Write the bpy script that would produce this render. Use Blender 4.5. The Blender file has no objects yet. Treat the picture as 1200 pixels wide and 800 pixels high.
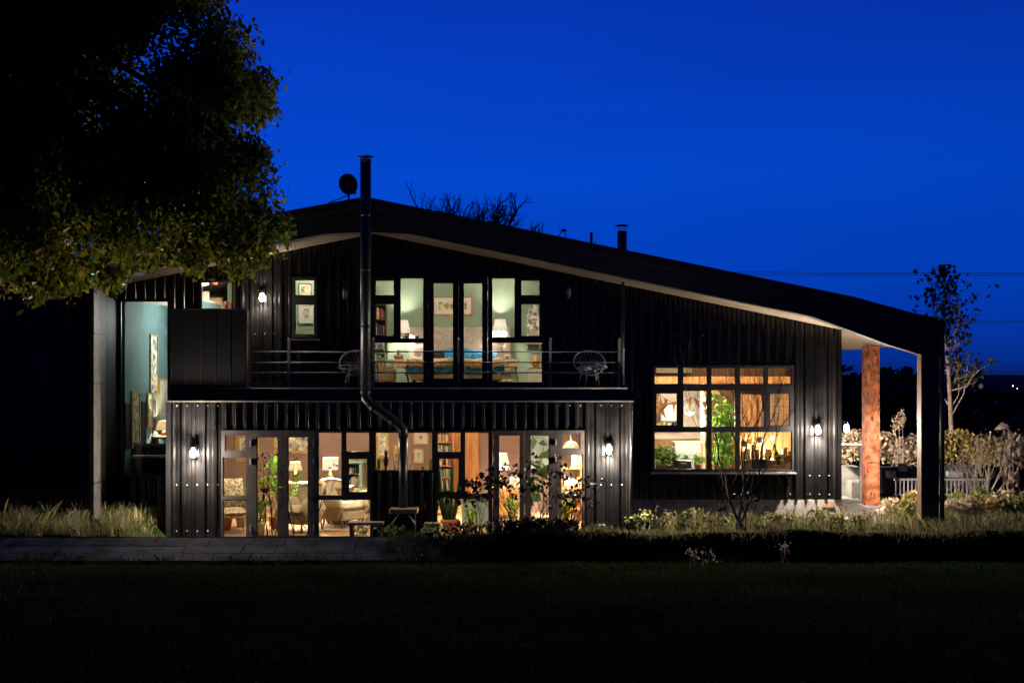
import bpy, math, random
import numpy as np
from mathutils import Vector, Matrix
rng = random.Random(11); nr = np.random.RandomState(7)
sc = bpy.context.scene
COL = sc.collection
R = math.radians

# ---------------------------------------------------------------- camera, sky, exposure
F = 1500.0; ZC = 2.98; HOR = 440.0; CX = 600.0          # focal length in photo pixels, eye height, horizon row
cd = bpy.data.cameras.new('camera'); cam = bpy.data.objects.new('camera', cd); COL.objects.link(cam)
cam.location = (0, 0, ZC); cam.rotation_euler = (R(90), 0, 0)
cd.sensor_width = 36; cd.lens = 36*F/1200; cd.shift_y = (HOR-400)/1200.0
cd.clip_end = 8000
sc.camera = cam
w = bpy.data.worlds.new('World'); sc.world = w; w.use_nodes = True
nt = w.node_tree; nt.nodes.clear()
wo = nt.nodes.new('ShaderNodeOutputWorld'); bg = nt.nodes.new('ShaderNodeBackground')
tc = nt.nodes.new('ShaderNodeTexCoord'); sx = nt.nodes.new('ShaderNodeSeparateXYZ')
nt.links.new(tc.outputs['Generated'], sx.inputs[0])
rp = nt.nodes.new('ShaderNodeValToRGB'); e = rp.color_ramp.elements
stops = [(0.0, (.0020, .0150, .130)), (.012, (.0012, .0280, .290)), (.04, (.0008, .044, .46)), (.09, (.0006, .056, .56)),
         (.15, (.0008, .066, .63)), (.22, (.0012, .050, .54)), (.30, (.0018, .034, .44)), (1.0, (.002, .022, .20))]
e[0].position, e[0].color = stops[0][0], (*stops[0][1], 1); e[1].position, e[1].color = stops[-1][0], (*stops[-1][1], 1)
for p, c in stops[1:-1]:
    q = e.new(p); q.color = (*c, 1)
nt.links.new(sx.outputs['Z'], rp.inputs[0])
mr = nt.nodes.new('ShaderNodeMapRange'); mr.inputs['From Min'].default_value = -.5; mr.inputs['From Max'].default_value = .95
mr.inputs['To Min'].default_value = .20; mr.inputs['To Max'].default_value = 1.0
nt.links.new(sx.outputs['Y'], mr.inputs['Value'])          # afterglow beyond the house, darker sky behind the viewer
mx = nt.nodes.new('ShaderNodeMapRange'); mx.inputs['From Min'].default_value = -.25; mx.inputs['From Max'].default_value = .45
mx.inputs['To Min'].default_value = 1.05; mx.inputs['To Max'].default_value = .80
nt.links.new(sx.outputs['X'], mx.inputs['Value'])
mm = nt.nodes.new('ShaderNodeMath'); mm.operation = 'MULTIPLY'
nt.links.new(mr.outputs[0], mm.inputs[0]); nt.links.new(mx.outputs[0], mm.inputs[1])
cn = nt.nodes.new('ShaderNodeTexNoise'); cm = nt.nodes.new('ShaderNodeMapping'); cm.inputs['Scale'].default_value = (2.2, 2.2, 16)   # faint long veils of cloud
nt.links.new(tc.outputs['Generated'], cm.inputs[0]); nt.links.new(cm.outputs[0], cn.inputs['Vector']); cn.inputs['Scale'].default_value = 1.6; cn.inputs['Detail'].default_value = 5
cr = nt.nodes.new('ShaderNodeMapRange'); cr.inputs['From Min'].default_value = .3; cr.inputs['From Max'].default_value = .7; cr.inputs['To Min'].default_value = .95; cr.inputs['To Max'].default_value = 1.04
nt.links.new(cn.outputs[0], cr.inputs['Value']); m2 = nt.nodes.new('ShaderNodeMath'); m2.operation = 'MULTIPLY'; nt.links.new(mm.outputs[0], m2.inputs[0]); nt.links.new(cr.outputs[0], m2.inputs[1])
nt.links.new(rp.outputs[0], bg.inputs[0]); nt.links.new(m2.outputs[0], bg.inputs[1]); nt.links.new(bg.outputs[0], wo.inputs[0])
sc.view_settings.view_transform = 'Standard'; sc.view_settings.look = 'None'
sc.view_settings.gamma = 1; sc.view_settings.use_curve_mapping = False; sc.view_settings.exposure = 0
sc.render.engine = 'CYCLES'
sc.cycles.max_bounces = 7; sc.cycles.transparent_max_bounces = 16; sc.cycles.sample_clamp_indirect = 4
sc.cycles.caustics_reflective = False; sc.cycles.caustics_refractive = False
sc.cycles.use_denoising = True

# ---------------------------------------------------------------- helpers
def X(px, Y): return (px-CX)*Y/F
def Z(py, Y): return ZC-(py-HOR)*Y/F
def RC(a, b, c, d, Y): return X(a, Y), X(c, Y), Z(d, Y), Z(b, Y)      # px rect -> x0,x1,z0,z1

def mat(name, col, rough=.6, metal=0., var=.18, scale=6., bump=.0, bscale=60., emit=None, estr=0., spec=.5, stretch=(1,1,1), alt=None):
    m = bpy.data.materials.new(name); m.use_nodes = True
    n = m.node_tree.nodes; l = m.node_tree.links; b = n['Principled BSDF']
    b.inputs['Roughness'].default_value = rough; b.inputs['Metallic'].default_value = metal
    b.inputs['Specular IOR Level'].default_value = spec
    t = n.new('ShaderNodeTexCoord'); mp = n.new('ShaderNodeMapping'); mp.inputs['Scale'].default_value = stretch
    l.new(t.outputs['Object'], mp.inputs[0])
    if var:
        no = n.new('ShaderNodeTexNoise'); no.inputs['Scale'].default_value = scale; no.inputs['Detail'].default_value = 5
        l.new(mp.outputs[0], no.inputs['Vector'])
        r = n.new('ShaderNodeValToRGB')
        c0 = tuple(max(0, c*(1-var*1.6)) for c in col); c1 = tuple(c*(1+var*1.2) for c in (alt or col))
        r.color_ramp.elements[0].position = .32; r.color_ramp.elements[1].position = .68
        r.color_ramp.elements[0].color = (*c0, 1); r.color_ramp.elements[1].color = (*c1, 1)
        l.new(no.outputs[0], r.inputs[0]); l.new(r.outputs[0], b.inputs['Base Color'])
    else:
        b.inputs['Base Color'].default_value = (*col, 1)
    if bump:
        n2 = n.new('ShaderNodeTexNoise'); n2.inputs['Scale'].default_value = bscale; n2.inputs['Detail'].default_value = 4
        l.new(mp.outputs[0], n2.inputs['Vector'])
        bu = n.new('ShaderNodeBump'); bu.inputs['Strength'].default_value = bump; bu.inputs['Distance'].default_value = .02
        l.new(n2.outputs[0], bu.inputs['Height']); l.new(bu.outputs[0], b.inputs['Normal'])
    if emit:
        b.inputs['Emission Color'].default_value = (*emit, 1); b.inputs['Emission Strength'].default_value = estr
    return m

def shademat(name, col, emit, estr):
    m = mat(name, col, .8, var=0, emit=emit, estr=estr); n = m.node_tree.nodes; l = m.node_tree.links
    tr = n.new('ShaderNodeBsdfTranslucent'); tr.inputs[0].default_value = (*col, 1); ms = n.new('ShaderNodeMixShader'); ms.inputs[0].default_value = .45
    l.new(n['Principled BSDF'].outputs[0], ms.inputs[1]); l.new(tr.outputs[0], ms.inputs[2]); l.new(ms.outputs[0], n['Material Output'].inputs[0]); return m
def leafmat(name, cols, trans=.35, rough=.55, spec=.25):
    m = bpy.data.materials.new(name); m.use_nodes = True
    n = m.node_tree.nodes; l = m.node_tree.links; b = n['Principled BSDF']; out = n['Material Output']
    g = n.new('ShaderNodeNewGeometry'); r = n.new('ShaderNodeValToRGB')
    el = r.color_ramp.elements
    el[0].position = 0; el[0].color = (*cols[0], 1); el[1].position = 1; el[1].color = (*cols[-1], 1)
    for i, c in enumerate(cols[1:-1]):
        q = el.new((i+1)/(len(cols)-1)); q.color = (*c, 1)
    l.new(g.outputs['Random Per Island'], r.inputs[0]); l.new(r.outputs[0], b.inputs['Base Color'])
    b.inputs['Roughness'].default_value = rough; b.inputs['Specular IOR Level'].default_value = spec
    tr = n.new('ShaderNodeBsdfTranslucent'); l.new(r.outputs[0], tr.inputs[0])
    ms = n.new('ShaderNodeMixShader'); ms.inputs[0].default_value = trans
    l.new(b.outputs[0], ms.inputs[1]); l.new(tr.outputs[0], ms.inputs[2]); l.new(ms.outputs[0], out.inputs[0])
    return m

def glassmat():
    m = bpy.data.materials.new('window_glass'); m.use_nodes = True
    n = m.node_tree.nodes; l = m.node_tree.links; n.remove(n['Principled BSDF']); out = n['Material Output']
    t = n.new('ShaderNodeBsdfTransparent'); t.inputs[0].default_value = (.95, .97, .96, 1)
    g = n.new('ShaderNodeBsdfGlossy'); g.inputs['Roughness'].default_value = .02
    fr = n.new('ShaderNodeFresnel'); fr.inputs[0].default_value = 1.4
    ms = n.new('ShaderNodeMixShader'); l.new(fr.outputs[0], ms.inputs[0]); l.new(t.outputs[0], ms.inputs[1]); l.new(g.outputs[0], ms.inputs[2])
    l.new(ms.outputs[0], out.inputs[0]); return m

def plankmat(name, c1, c2, pitch, axis='X', rough=.5):
    """boards of width pitch across the given object axis, each with its own tone, grain along the board"""
    m = bpy.data.materials.new(name); m.use_nodes = True
    n = m.node_tree.nodes; l = m.node_tree.links; b = n['Principled BSDF']; b.inputs['Roughness'].default_value = rough
    t = n.new('ShaderNodeTexCoord'); s = n.new('ShaderNodeSeparateXYZ'); l.new(t.outputs['Object'], s.inputs[0])
    d = n.new('ShaderNodeMath'); d.operation = 'DIVIDE'; d.inputs[1].default_value = pitch; l.new(s.outputs[axis], d.inputs[0])
    fl = n.new('ShaderNodeMath'); fl.operation = 'FLOOR'; l.new(d.outputs[0], fl.inputs[0])
    wn = n.new('ShaderNodeTexWhiteNoise'); wn.noise_dimensions = '1D'; l.new(fl.outputs[0], wn.inputs['W'])
    no = n.new('ShaderNodeTexNoise'); no.inputs['Scale'].default_value = 14; mp = n.new('ShaderNodeMapping')
    mp.inputs['Scale'].default_value = (3, .3, .3) if axis == 'X' else (.3, 3, .3); l.new(t.outputs['Object'], mp.inputs[0]); l.new(mp.outputs[0], no.inputs['Vector'])
    ad = n.new('ShaderNodeMath'); ad.operation = 'MULTIPLY_ADD'; ad.inputs[1].default_value = .5; l.new(no.outputs[0], ad.inputs[0])
    hf = n.new('ShaderNodeMath'); hf.operation = 'MULTIPLY'; hf.inputs[1].default_value = .5; l.new(wn.outputs[0], hf.inputs[0]); l.new(hf.outputs[0], ad.inputs[2])
    mixc = n.new('ShaderNodeValToRGB'); mixc.color_ramp.elements[0].color = (*c1, 1); mixc.color_ramp.elements[1].color = (*c2, 1)
    l.new(ad.outputs[0], mixc.inputs[0])
    fr = n.new('ShaderNodeMath'); fr.operation = 'FRACT'; l.new(d.outputs[0], fr.inputs[0])
    gt = n.new('ShaderNodeMath'); gt.operation = 'GREATER_THAN'; gt.inputs[1].default_value = .05; l.new(fr.outputs[0], gt.inputs[0])
    mu = n.new('ShaderNodeMixRGB'); mu.blend_type = 'MULTIPLY'; mu.inputs[0].default_value = 1
    g2 = n.new('ShaderNodeMath'); g2.operation = 'MULTIPLY_ADD'; g2.inputs[1].default_value = .7; g2.inputs[2].default_value = .3; l.new(gt.outputs[0], g2.inputs[0])
    l.new(mixc.outputs[0], mu.inputs[1]); l.new(g2.outputs[0], mu.inputs[2]); l.new(mu.outputs[0], b.inputs['Base Color'])
    return m

class MB:
    def __init__(s): s.v = []; s.f = []; s.sm = []
    def add(s, vs, fs, smooth=False):
        o = len(s.v); s.v += [tuple(p) for p in vs]; s.f += [tuple(i+o for i in f) for f in fs]; s.sm += [smooth]*len(fs); return s
    def box(s, x0, x1, y0, y1, z0, z1):
        v = [(x0,y0,z0),(x1,y0,z0),(x1,y1,z0),(x0,y1,z0),(x0,y0,z1),(x1,y0,z1),(x1,y1,z1),(x0,y1,z1)]
        return s.add(v, [(0,3,2,1),(4,5,6,7),(0,1,5,4),(1,2,6,5),(2,3,7,6),(3,0,4,7)])
    def obox(s, c, size, rx=0, ry=0, rz=0):
        m = Matrix.Rotation(rz, 3, 'Z') @ Matrix.Rotation(ry, 3, 'Y') @ Matrix.Rotation(rx, 3, 'X')
        a, b, d = size[0]/2, size[1]/2, size[2]/2
        v = [Vector(c)+m@Vector(p) for p in [(-a,-b,-d),(a,-b,-d),(a,b,-d),(-a,b,-d),(-a,-b,d),(a,-b,d),(a,b,d),(-a,b,d)]]
        return s.add(v, [(0,3,2,1),(4,5,6,7),(0,1,5,4),(1,2,6,5),(2,3,7,6),(3,0,4,7)])
    def prism(s, poly, y0, y1):
        n = len(poly); v = [(x, y0, z) for x, z in poly]+[(x, y1, z) for x, z in poly]
        f = [tuple(range(n)), tuple(range(2*n-1, n-1, -1))]+[(i, i+n, (i+1)%n+n, (i+1)%n) for i in range(n)]
        return s.add(v, f)
    def tube(s, pts, r, n=6, caps=True):
        pts = [Vector(p) for p in pts]; k = len(pts)
        rs = r if isinstance(r, (list, tuple)) else [r]*k
        d0 = (pts[1]-pts[0]).normalized(); u = d0.orthogonal().normalized(); vs = []
        for i, p in enumerate(pts):
            d = (pts[min(i+1,k-1)]-pts[max(i-1,0)])
            d = d.normalized() if d.length > 1e-9 else d0
            u = u-d*u.dot(d); u = u.normalized() if u.length > 1e-6 else d.orthogonal().normalized(); q = d.cross(u)
            vs += [p+(u*math.cos(2*math.pi*j/n)+q*math.sin(2*math.pi*j/n))*rs[i] for j in range(n)]
        fs = [(i*n+j, i*n+(j+1)%n, (i+1)*n+(j+1)%n, (i+1)*n+j) for i in range(k-1) for j in range(n)]
        s.add(vs, fs, True)
        if caps:
            o = len(s.v)-k*n; s.f += [tuple(o+j for j in range(n-1,-1,-1)), tuple(o+(k-1)*n+j for j in range(n))]; s.sm += [False]*2
        return s
    def lathe(s, prof, c, n=16, sy=1., sxx=1., caps=True):
        k = len(prof); vs = [(c[0]+r*sxx*math.cos(2*math.pi*j/n), c[1]+r*sy*math.sin(2*math.pi*j/n), c[2]+z) for r, z in prof for j in range(n)]
        fs = [(i*n+j, i*n+(j+1)%n, (i+1)*n+(j+1)%n, (i+1)*n+j) for i in range(k-1) for j in range(n)]
        s.add(vs, fs, True)
        if not caps: return s
        o = len(s.v)-k*n; s.f += [tuple(o+j for j in range(n-1,-1,-1)), tuple(o+(k-1)*n+j for j in range(n))]; s.sm += [False]*2
        return s
    def ball(s, c, r, n=12, sz=1., sxx=1., sy=1.):
        k = max(5, n//2+1)
        return s.lathe([(max(1e-3, r*math.sin(math.pi*i/k)), -r*sz*math.cos(math.pi*i/k)) for i in range(k+1)], c, n, sy, sxx)
    def cushion(s, c, size, rx=0, rz=0, n=7, p=.45):
        """soft pillow: a box whose edges thin out"""
        m = Matrix.Rotation(rz, 3, 'Z') @ Matrix.Rotation(rx, 3, 'X'); vs = []; g = range(n)
        for sgn in (1, -1):
            for i in g:
                for j in g:
                    a = i/(n-1)*2-1; b = j/(n-1)*2-1; h = (max(0, (1-a**4)*(1-b**4)))**p
                    vs.append(Vector(c)+m@Vector((a*size[0]/2, b*size[1]/2, sgn*h*size[2]/2)))
        fs = [(i*n+j, (i+1)*n+j, (i+1)*n+j+1, i*n+j+1) for i in range(n-1) for j in range(n-1)]
        fs += [tuple(n*n+q for q in reversed(f)) for f in fs]
        return s.add(vs, fs, True)
    def build(s, name, m, parent=None, loc=None, bevel=0.):
        me = bpy.data.meshes.new(name); off = Vector(loc) if loc else Vector((0,0,0))
        me.from_pydata([tuple(Vector(p)-off) for p in s.v] if loc else s.v, [], s.f)
        me.polygons.foreach_set('use_smooth', s.sm); me.materials.append(m); me.update()
        o = bpy.data.objects.new(name, me); COL.objects.link(o)
        if parent is not None:
            o.parent = parent
            if loc: o.location = off
            else: o.location = -wloc(parent)
        elif loc: o.location = off
        if bevel:
            b = o.modifiers.new('bevel', 'BEVEL'); b.width = bevel; b.segments = 2; b.limit_method = 'ANGLE'
        return o

def wloc(o):
    p = Vector(o.location)
    while o.parent: o = o.parent; p += Vector(o.location)
    return p
def tag(o, label, cat, group=None, kind=None):
    if label: o['label'] = label
    if cat: o['category'] = cat
    if group: o['group'] = group
    if kind: o['kind'] = kind
    return o
def thing(name, label, cat, loc=(0,0,0), group=None):
    o = bpy.data.objects.new(name, None); o.empty_display_size = .1; COL.objects.link(o); o.location = loc
    return tag(o, label, cat, group)
IN, OUT = 5.6, 16.     # how strong the rooms and the outside lamps shine
def lamp(name, loc, power, col, size=.05, parent=None, kind='POINT', **k):
    power *= OUT if parent is not None and parent.name.startswith('wall_lamp') else IN
    d = bpy.data.lights.new(name, kind); d.energy = power; d.color = col
    if kind == 'POINT' or kind == 'SPOT': d.shadow_soft_size = size
    for a, b in k.items(): setattr(d, a, b)
    o = bpy.data.objects.new(name, d); COL.objects.link(o)
    o.location = Vector(loc)-(wloc(parent) if parent else Vector((0,0,0)))
    if parent: o.parent = parent
    return o
def np_mesh(name, V, Fq, m, parent=None):
    V = np.asarray(V, dtype=np.float32); Fq = np.asarray(Fq, dtype=np.int32); k = Fq.shape[1]
    me = bpy.data.meshes.new(name); me.vertices.add(len(V)); me.vertices.foreach_set('co', V.ravel())
    me.loops.add(Fq.size); me.loops.foreach_set('vertex_index', Fq.ravel())
    me.polygons.add(len(Fq)); me.polygons.foreach_set('loop_start', np.arange(0, Fq.size, k, dtype=np.int32))
    me.materials.append(m); me.update(calc_edges=True)
    o = bpy.data.objects.new(name, me); COL.objects.link(o)
    if parent is not None: o.parent = parent; o.location = -wloc(parent)
    return o
def leaves(name, C, size, m, parent=None, droop=.3, aspect=.55, updir=None):
    """one folded four-cornered leaf per centre"""
    C = np.asarray(C); N = len(C)
    d = nr.normal(size=(N,3)); d[:,2] -= droop*2
    if updir is not None: d = d*.6+updir
    d /= np.linalg.norm(d, axis=1, keepdims=True)
    q = nr.normal(size=(N,3)); u = np.cross(d, q); u /= np.linalg.norm(u, axis=1, keepdims=True); nn = np.cross(d, u)
    L = (size*(.6+.8*nr.rand(N)))[:,None]
    V = np.stack([C-d*L*.5, C+u*L*aspect*.5+nn*L*.12, C+d*L*.5, C-u*L*aspect*.5+nn*L*.12], 1).reshape(-1,3)
    Fq = np.arange(N*4).reshape(N,4)
    return np_mesh(name, V, Fq, m, parent)
def blades(name, P, h, m, parent=None, wid=.012, lean=.35):
    P = np.asarray(P); N = len(P); h = np.asarray(h)[:,None]*np.ones((N,1))
    a = nr.rand(N)*6.283; t = np.stack([np.cos(a), np.sin(a), np.zeros(N)], 1)
    b = nr.rand(N)*6.283; ln = np.stack([np.cos(b), np.sin(b), np.zeros(N)], 1)*(lean*nr.rand(N))[:,None]*h
    up = np.array([0,0,1.])
    V = np.stack([P-t*wid/2, P+t*wid/2, P+up*h*.6+ln*.4+t*wid*.35, P+up*h*.95+ln*1.25, P+up*h*.6+ln*.4-t*wid*.35], 1).reshape(-1,3)
    return np_mesh(name, V, np.arange(N*5).reshape(N,5), m, parent)
def grow(mb, p, d, L, r, depth, g, spread=.6, up=.15, tips=None, nch=(2,3), taper=.62, n=5, kink=.18):
    p = Vector(p); d = Vector(d).normalized(); pts = [p.copy()]; rs = [r]; k = 4
    for i in range(k):
        d = (d+Vector((g.gauss(0,kink), g.gauss(0,kink), g.gauss(0,kink)+up*.3))).normalized()
        p = p+d*L/k; pts.append(p.copy()); rs.append(r*(1-(1-taper)*(i+1)/k))
    mb.tube(pts, rs, n if r > .02 else 4, caps=False)
    if depth == 0:
        if tips is not None: tips.append(p.copy())
        return
    for c in range(g.randint(*nch)):
        q = Vector((g.gauss(0,1), g.gauss(0,1), g.gauss(0,1)))
        q = (q-d*q.dot(d)).normalized(); st = pts[-1] if c == 0 else pts[g.randint(2, k)]
        grow(mb, st, d+q*spread*(.5+.7*g.random())+Vector((0,0,up)), L*(.62+.25*g.random()), r*taper*(.95 if c == 0 else .75), depth-1, g, spread, up, tips, nch, taper, n, kink)

# ---------------------------------------------------------------- materials
M = {}
def mk(k, *a, **kw): M[k] = mat(k, *a, **kw); return M[k]
mk('black_cladding', (.0062,.0057,.0055), .25, var=.35, scale=2.2, bump=.05, bscale=14)
mk('screw_head', (.34,.32,.30), .45, metal=.2, var=0)
mk('lining_grey', (.09,.08,.068), .55, var=.25)
mk('matt_black', (.003,.003,.0032), .55, var=.3, scale=2, spec=.25)
mk('black_flashing', (.013,.012,.012), .48, var=.2, scale=3, bump=.04, bscale=9)
mk('black_frame', (.018,.017,.017), .4, var=.15)
mk('brown_frame', (.045,.036,.031), .45, var=.2)
mk('zinc_trim', (.30,.27,.24), .45, metal=.35, var=.2)
mk('soffit_board', (.29,.215,.14), .7, var=.14, scale=2, stretch=(.3,6,.3))
mk('plaster_cream', (.62,.56,.46), .8, var=.06)
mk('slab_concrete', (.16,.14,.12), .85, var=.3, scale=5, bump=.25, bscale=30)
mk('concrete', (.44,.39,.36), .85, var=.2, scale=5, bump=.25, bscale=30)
m = mk('rusty_steel', (.40,.095,.026), .72, var=.4, scale=6, bump=.3, bscale=40, alt=(.44,.13,.05)); n = m.node_tree.nodes; l = m.node_tree.links
tn = n.new('ShaderNodeTexNoise'); tn.inputs['Scale'].default_value = 9; tn.inputs['Detail'].default_value = 7; tn.inputs['Roughness'].default_value = .7
tcn = n.new('ShaderNodeTexCoord'); mpn = n.new('ShaderNodeMapping'); mpn.inputs['Scale'].default_value = (1.6, 1, .8); l.new(tcn.outputs['Object'], mpn.inputs[0]); l.new(mpn.outputs[0], tn.inputs['Vector'])
rr = n.new('ShaderNodeValToRGB'); rr.color_ramp.elements[0].position = .56; rr.color_ramp.elements[1].position = .60; l.new(tn.outputs[0], rr.inputs[0])
mxr = n.new('ShaderNodeMixRGB'); mxr.inputs[2].default_value = (.035,.028,.016,1); l.new(rr.outputs[0], mxr.inputs[0])
bs = n['Principled BSDF']; l.new(bs.inputs['Base Color'].links[0].from_socket, mxr.inputs[1]); l.new(mxr.outputs[0], bs.inputs['Base Color'])
mk('timber_dark', (.085,.034,.008), .6, var=.3, scale=8, stretch=(4,4,.5))
mk('timber_pale', (.52,.34,.19), .6, var=.2, scale=8, stretch=(4,4,.5))
mk('oak', (.40,.23,.11), .5, var=.25, scale=8, stretch=(.6,4,4))
mk('pine', (.58,.38,.20), .5, var=.2, scale=8, stretch=(.6,4,4))
mk('dark_wood', (.07,.035,.02), .45, var=.3, scale=8, stretch=(.6,4,4))
mk('orange_wood', (.55,.25,.085), .5, var=.25, scale=5, stretch=(5,1,.4))
mk('mauve_wall', (.25,.165,.145), .85, var=.06, scale=2)
mk('sage_wall', (.26,.34,.235), .85, var=.05, scale=2)
mk('teal_wall', (.145,.25,.265), .75, var=.06, scale=2)
mk('white_paint', (.75,.73,.68), .5, var=.05)
mk('off_white', (.62,.57,.48), .7, var=.08)
mk('grey_fabric', (.20,.20,.20), .9, var=.2, scale=30, bump=.3, bscale=200)
mk('black_fabric', (.02,.02,.022), .9, var=.3, scale=30, bump=.3, bscale=200)
mk('beige_fabric', (.50,.41,.29), .9, var=.12, scale=20, bump=.3, bscale=200)
mk('tan_blanket', (.50,.36,.17), .95, var=.25, scale=16, bump=.6, bscale=90)
mk('blue_fabric', (.035,.20,.40), .9, var=.4, scale=14, bump=.5, bscale=60, alt=(.05,.26,.5))
mk('headboard_fabric', (.56,.44,.35), .9, var=.08, scale=20, bump=.2, bscale=200)
mk('olive_fabric', (.34,.30,.17), .9, var=.2, scale=20, bump=.3, bscale=200)
mk('floral_fabric', (.55,.42,.25), .9, var=.6, scale=26, alt=(.62,.52,.36))
mk('patterned_rug', (.34,.24,.17), .95, var=.8, scale=18, alt=(.5,.38,.28))
mk('terracotta', (.55,.26,.13), .8, var=.15)
mk('ceramic_white', (.72,.68,.60), .25, var=.05)
mk('ceramic_yellow', (.62,.40,.06), .25, var=.1)
mk('glass_green', (.45,.55,.05), .15, var=.1)
mk('brass', (.55,.38,.14), .35, metal=.9, var=.1)
mk('black_metal', (.012,.012,.013), .4, var=.2)
mk('wire_white', (.62,.58,.58), .45, var=.08)
mk('wire_cord', (.42,.36,.38), .55, var=.15)
mk('teal_paint', (.30,.46,.44), .5, var=.12)
mk('pale_blue_paint', (.42,.58,.60), .5, var=.1)
mk('gold_frame', (.50,.33,.11), .4, metal=.3, var=.25, scale=20)
mk('wood_frame', (.46,.20,.06), .45, var=.2, scale=15)
mk('paper', (.68,.66,.58), .8, var=.06, scale=10)
mk('ink_art', (.42,.38,.30), .8, var=1.0, scale=9, alt=(.5,.46,.38))
mk('brown_art', (.36,.22,.10), .8, var=.7, scale=9, alt=(.5,.38,.2))
mk('blue_art', (.25,.30,.36), .8, var=.8, scale=11, alt=(.5,.42,.3))
mk('book_red', (.32,.06,.03), .6); mk('book_teal', (.06,.20,.22), .6); mk('book_cream', (.55,.47,.33), .6); mk('book_dark', (.05,.04,.05), .6)
M['shade_white'] = shademat('shade_white', (.8,.75,.66), (1,.93,.80), 0.5)
M['shade_warm'] = shademat('shade_warm', (.8,.66,.46), (1,.82,.55), 0.4)
mk('shade_dim', (.7,.55,.38), .8, var=0, emit=(1,.72,.42), estr=.35)
mk('bulb_white', (.8,.8,.8), .5, var=0, emit=(1,.93,.84), estr=60)
mk('bulb_warm', (.8,.8,.8), .5, var=0, emit=(1,.78,.5), estr=7)
mk('lens_dark', (.25,.23,.2), .2, var=0)
mk('bark', (.055,.042,.032), .9, var=.4, scale=12, bump=.6, bscale=30, stretch=(3,3,.5))
mk('birch_bark', (.34,.24,.17), .8, var=.35, scale=10, stretch=(1,1,3))
mk('twig', (.030,.020,.017), .85, var=.3)
mk('pale_twig', (.34,.27,.21), .85, var=.3)
mk('stone_trough', (.11,.10,.085), .85, var=.2, scale=5, bump=.3, bscale=30)
mk('dark_trough', (.025,.025,.027), .6, var=.2)
mk('galvanised', (.42,.40,.38), .5, metal=.3, var=.2)
mk('paving', (.048,.048,.064), .9, spec=.04, var=.45, scale=3, bump=.3, bscale=20)
mk('red_berry', (.5,.03,.02), .4)
mk('far_lamp', (.8,.8,.8), .5, var=0, emit=(1,.85,.6), estr=6)
M['floorboards'] = plankmat('floorboards', (.30,.17,.08), (.48,.30,.16), .16, 'X')
M['plank_wall'] = plankmat('plank_wall', (.15,.065,.022), (.36,.18,.07), .14, 'X', .6)
M['glass'] = glassmat()
M['tree_leaf'] = leafmat('tree_leaf', [(.035,.058,.008), (.06,.095,.011), (.10,.145,.014), (.17,.19,.016), (.24,.22,.018), (.30,.19,.02)], .5)
M['house_plant'] = leafmat('house_plant', [(.06,.14,.03), (.10,.24,.05), (.18,.34,.07), (.26,.40,.12)], .3)
M['dark_plant'] = leafmat('dark_plant', [(.02,.05,.02), (.04,.09,.03), (.08,.14,.05)], .25)
M['yellow_plant'] = leafmat('yellow_plant', [(.16,.24,.03), (.30,.36,.05), (.42,.38,.05)], .3)
M['lime_plant'] = leafmat('lime_plant', [(.16,.34,.04), (.26,.50,.06), (.40,.60,.12)], .35)
M['birch_leaf'] = leafmat('birch_leaf', [(.02,.03,.012), (.04,.05,.015), (.07,.06,.02), (.12,.06,.03)], .3)
M['hedge_leaf'] = leafmat('hedge_leaf', [(.16,.13,.045), (.28,.22,.06), (.38,.27,.08), (.46,.36,.16)], .3)
M['dry_leaf'] = leafmat('dry_leaf', [(.28,.18,.11), (.42,.29,.19), (.55,.42,.30), (.34,.29,.12)], .3)
M['shrub_green'] = leafmat('shrub_green', [(.10,.12,.03), (.18,.19,.05), (.26,.24,.07)], .3)
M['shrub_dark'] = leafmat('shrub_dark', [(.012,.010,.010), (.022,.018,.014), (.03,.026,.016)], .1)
M['straw_grass'] = leafmat('straw_grass', [(.05,.065,.018), (.13,.14,.035), (.30,.25,.11), (.09,.11,.025), (.40,.32,.17), (.10,.07,.03)], .3)
M['lawn_grass'] = leafmat('lawn_grass', [(.025,.05,.012), (.042,.078,.018), (.055,.085,.022), (.085,.10,.03)], .15, .8, .02)
m = M['lawn_soil'] = mat('lawn_soil', (.006,.010,.003), .95, spec=.0, var=.5, scale=1.3, bump=.7, bscale=9, alt=(.009,.013,.004))
M['hill_land'] = mat('hill_land', (.02,.03,.03), .95, spec=.02, var=.3, scale=.004)
M['far_wood'] = leafmat('far_wood', [(.010,.014,.010), (.016,.022,.014), (.022,.026,.018)], .1)

# ---------------------------------------------------------------- ground
YF, YW = 23.5, 25.0
def sm(a, b, t):
    t = np.clip((t-a)/(b-a), 0, 1); return t*t*(3-2*t)
def gz(x, y):
    x = np.asarray(x, float); y = np.asarray(y, float)
    lawn = 1.47-.07*np.clip(y, -6, 20.3)
    right = sm(-1.6, -.6, x)                                   # rough bank instead of the paved path
    crest = .355+.075*right+.03*np.sin(x*1.7)*right+.02*np.sin(x*4.1+1)*right
    left = 1-sm(-6.7, -6.2, x)
    wing = sm(2.1, 2.6, x)
    back = -.06*(1-left)*(1-wing)+left*(.33-.13*sm(24, 25, y))+wing*.2
    z = lawn+(crest-.049)*np.where(right > .5, sm(19.95, 20.75, y), np.clip((y-19.55)/1.1, 0, 1))
    z = z+(back-crest)*sm(20.9, 21.7, y)
    z = z+.05*np.sin(x*.9+y*.5)*np.exp(-((y-14)/4)**2)*.6
    far = sm(46, 900, y); z = z-6.5*far-1.2*sm(40, 80, y)
    side = np.clip(np.abs(x)-30, 0, None); z = z-.01*np.clip(side, 0, 200)*sm(0, 40, y)
    return z
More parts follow.
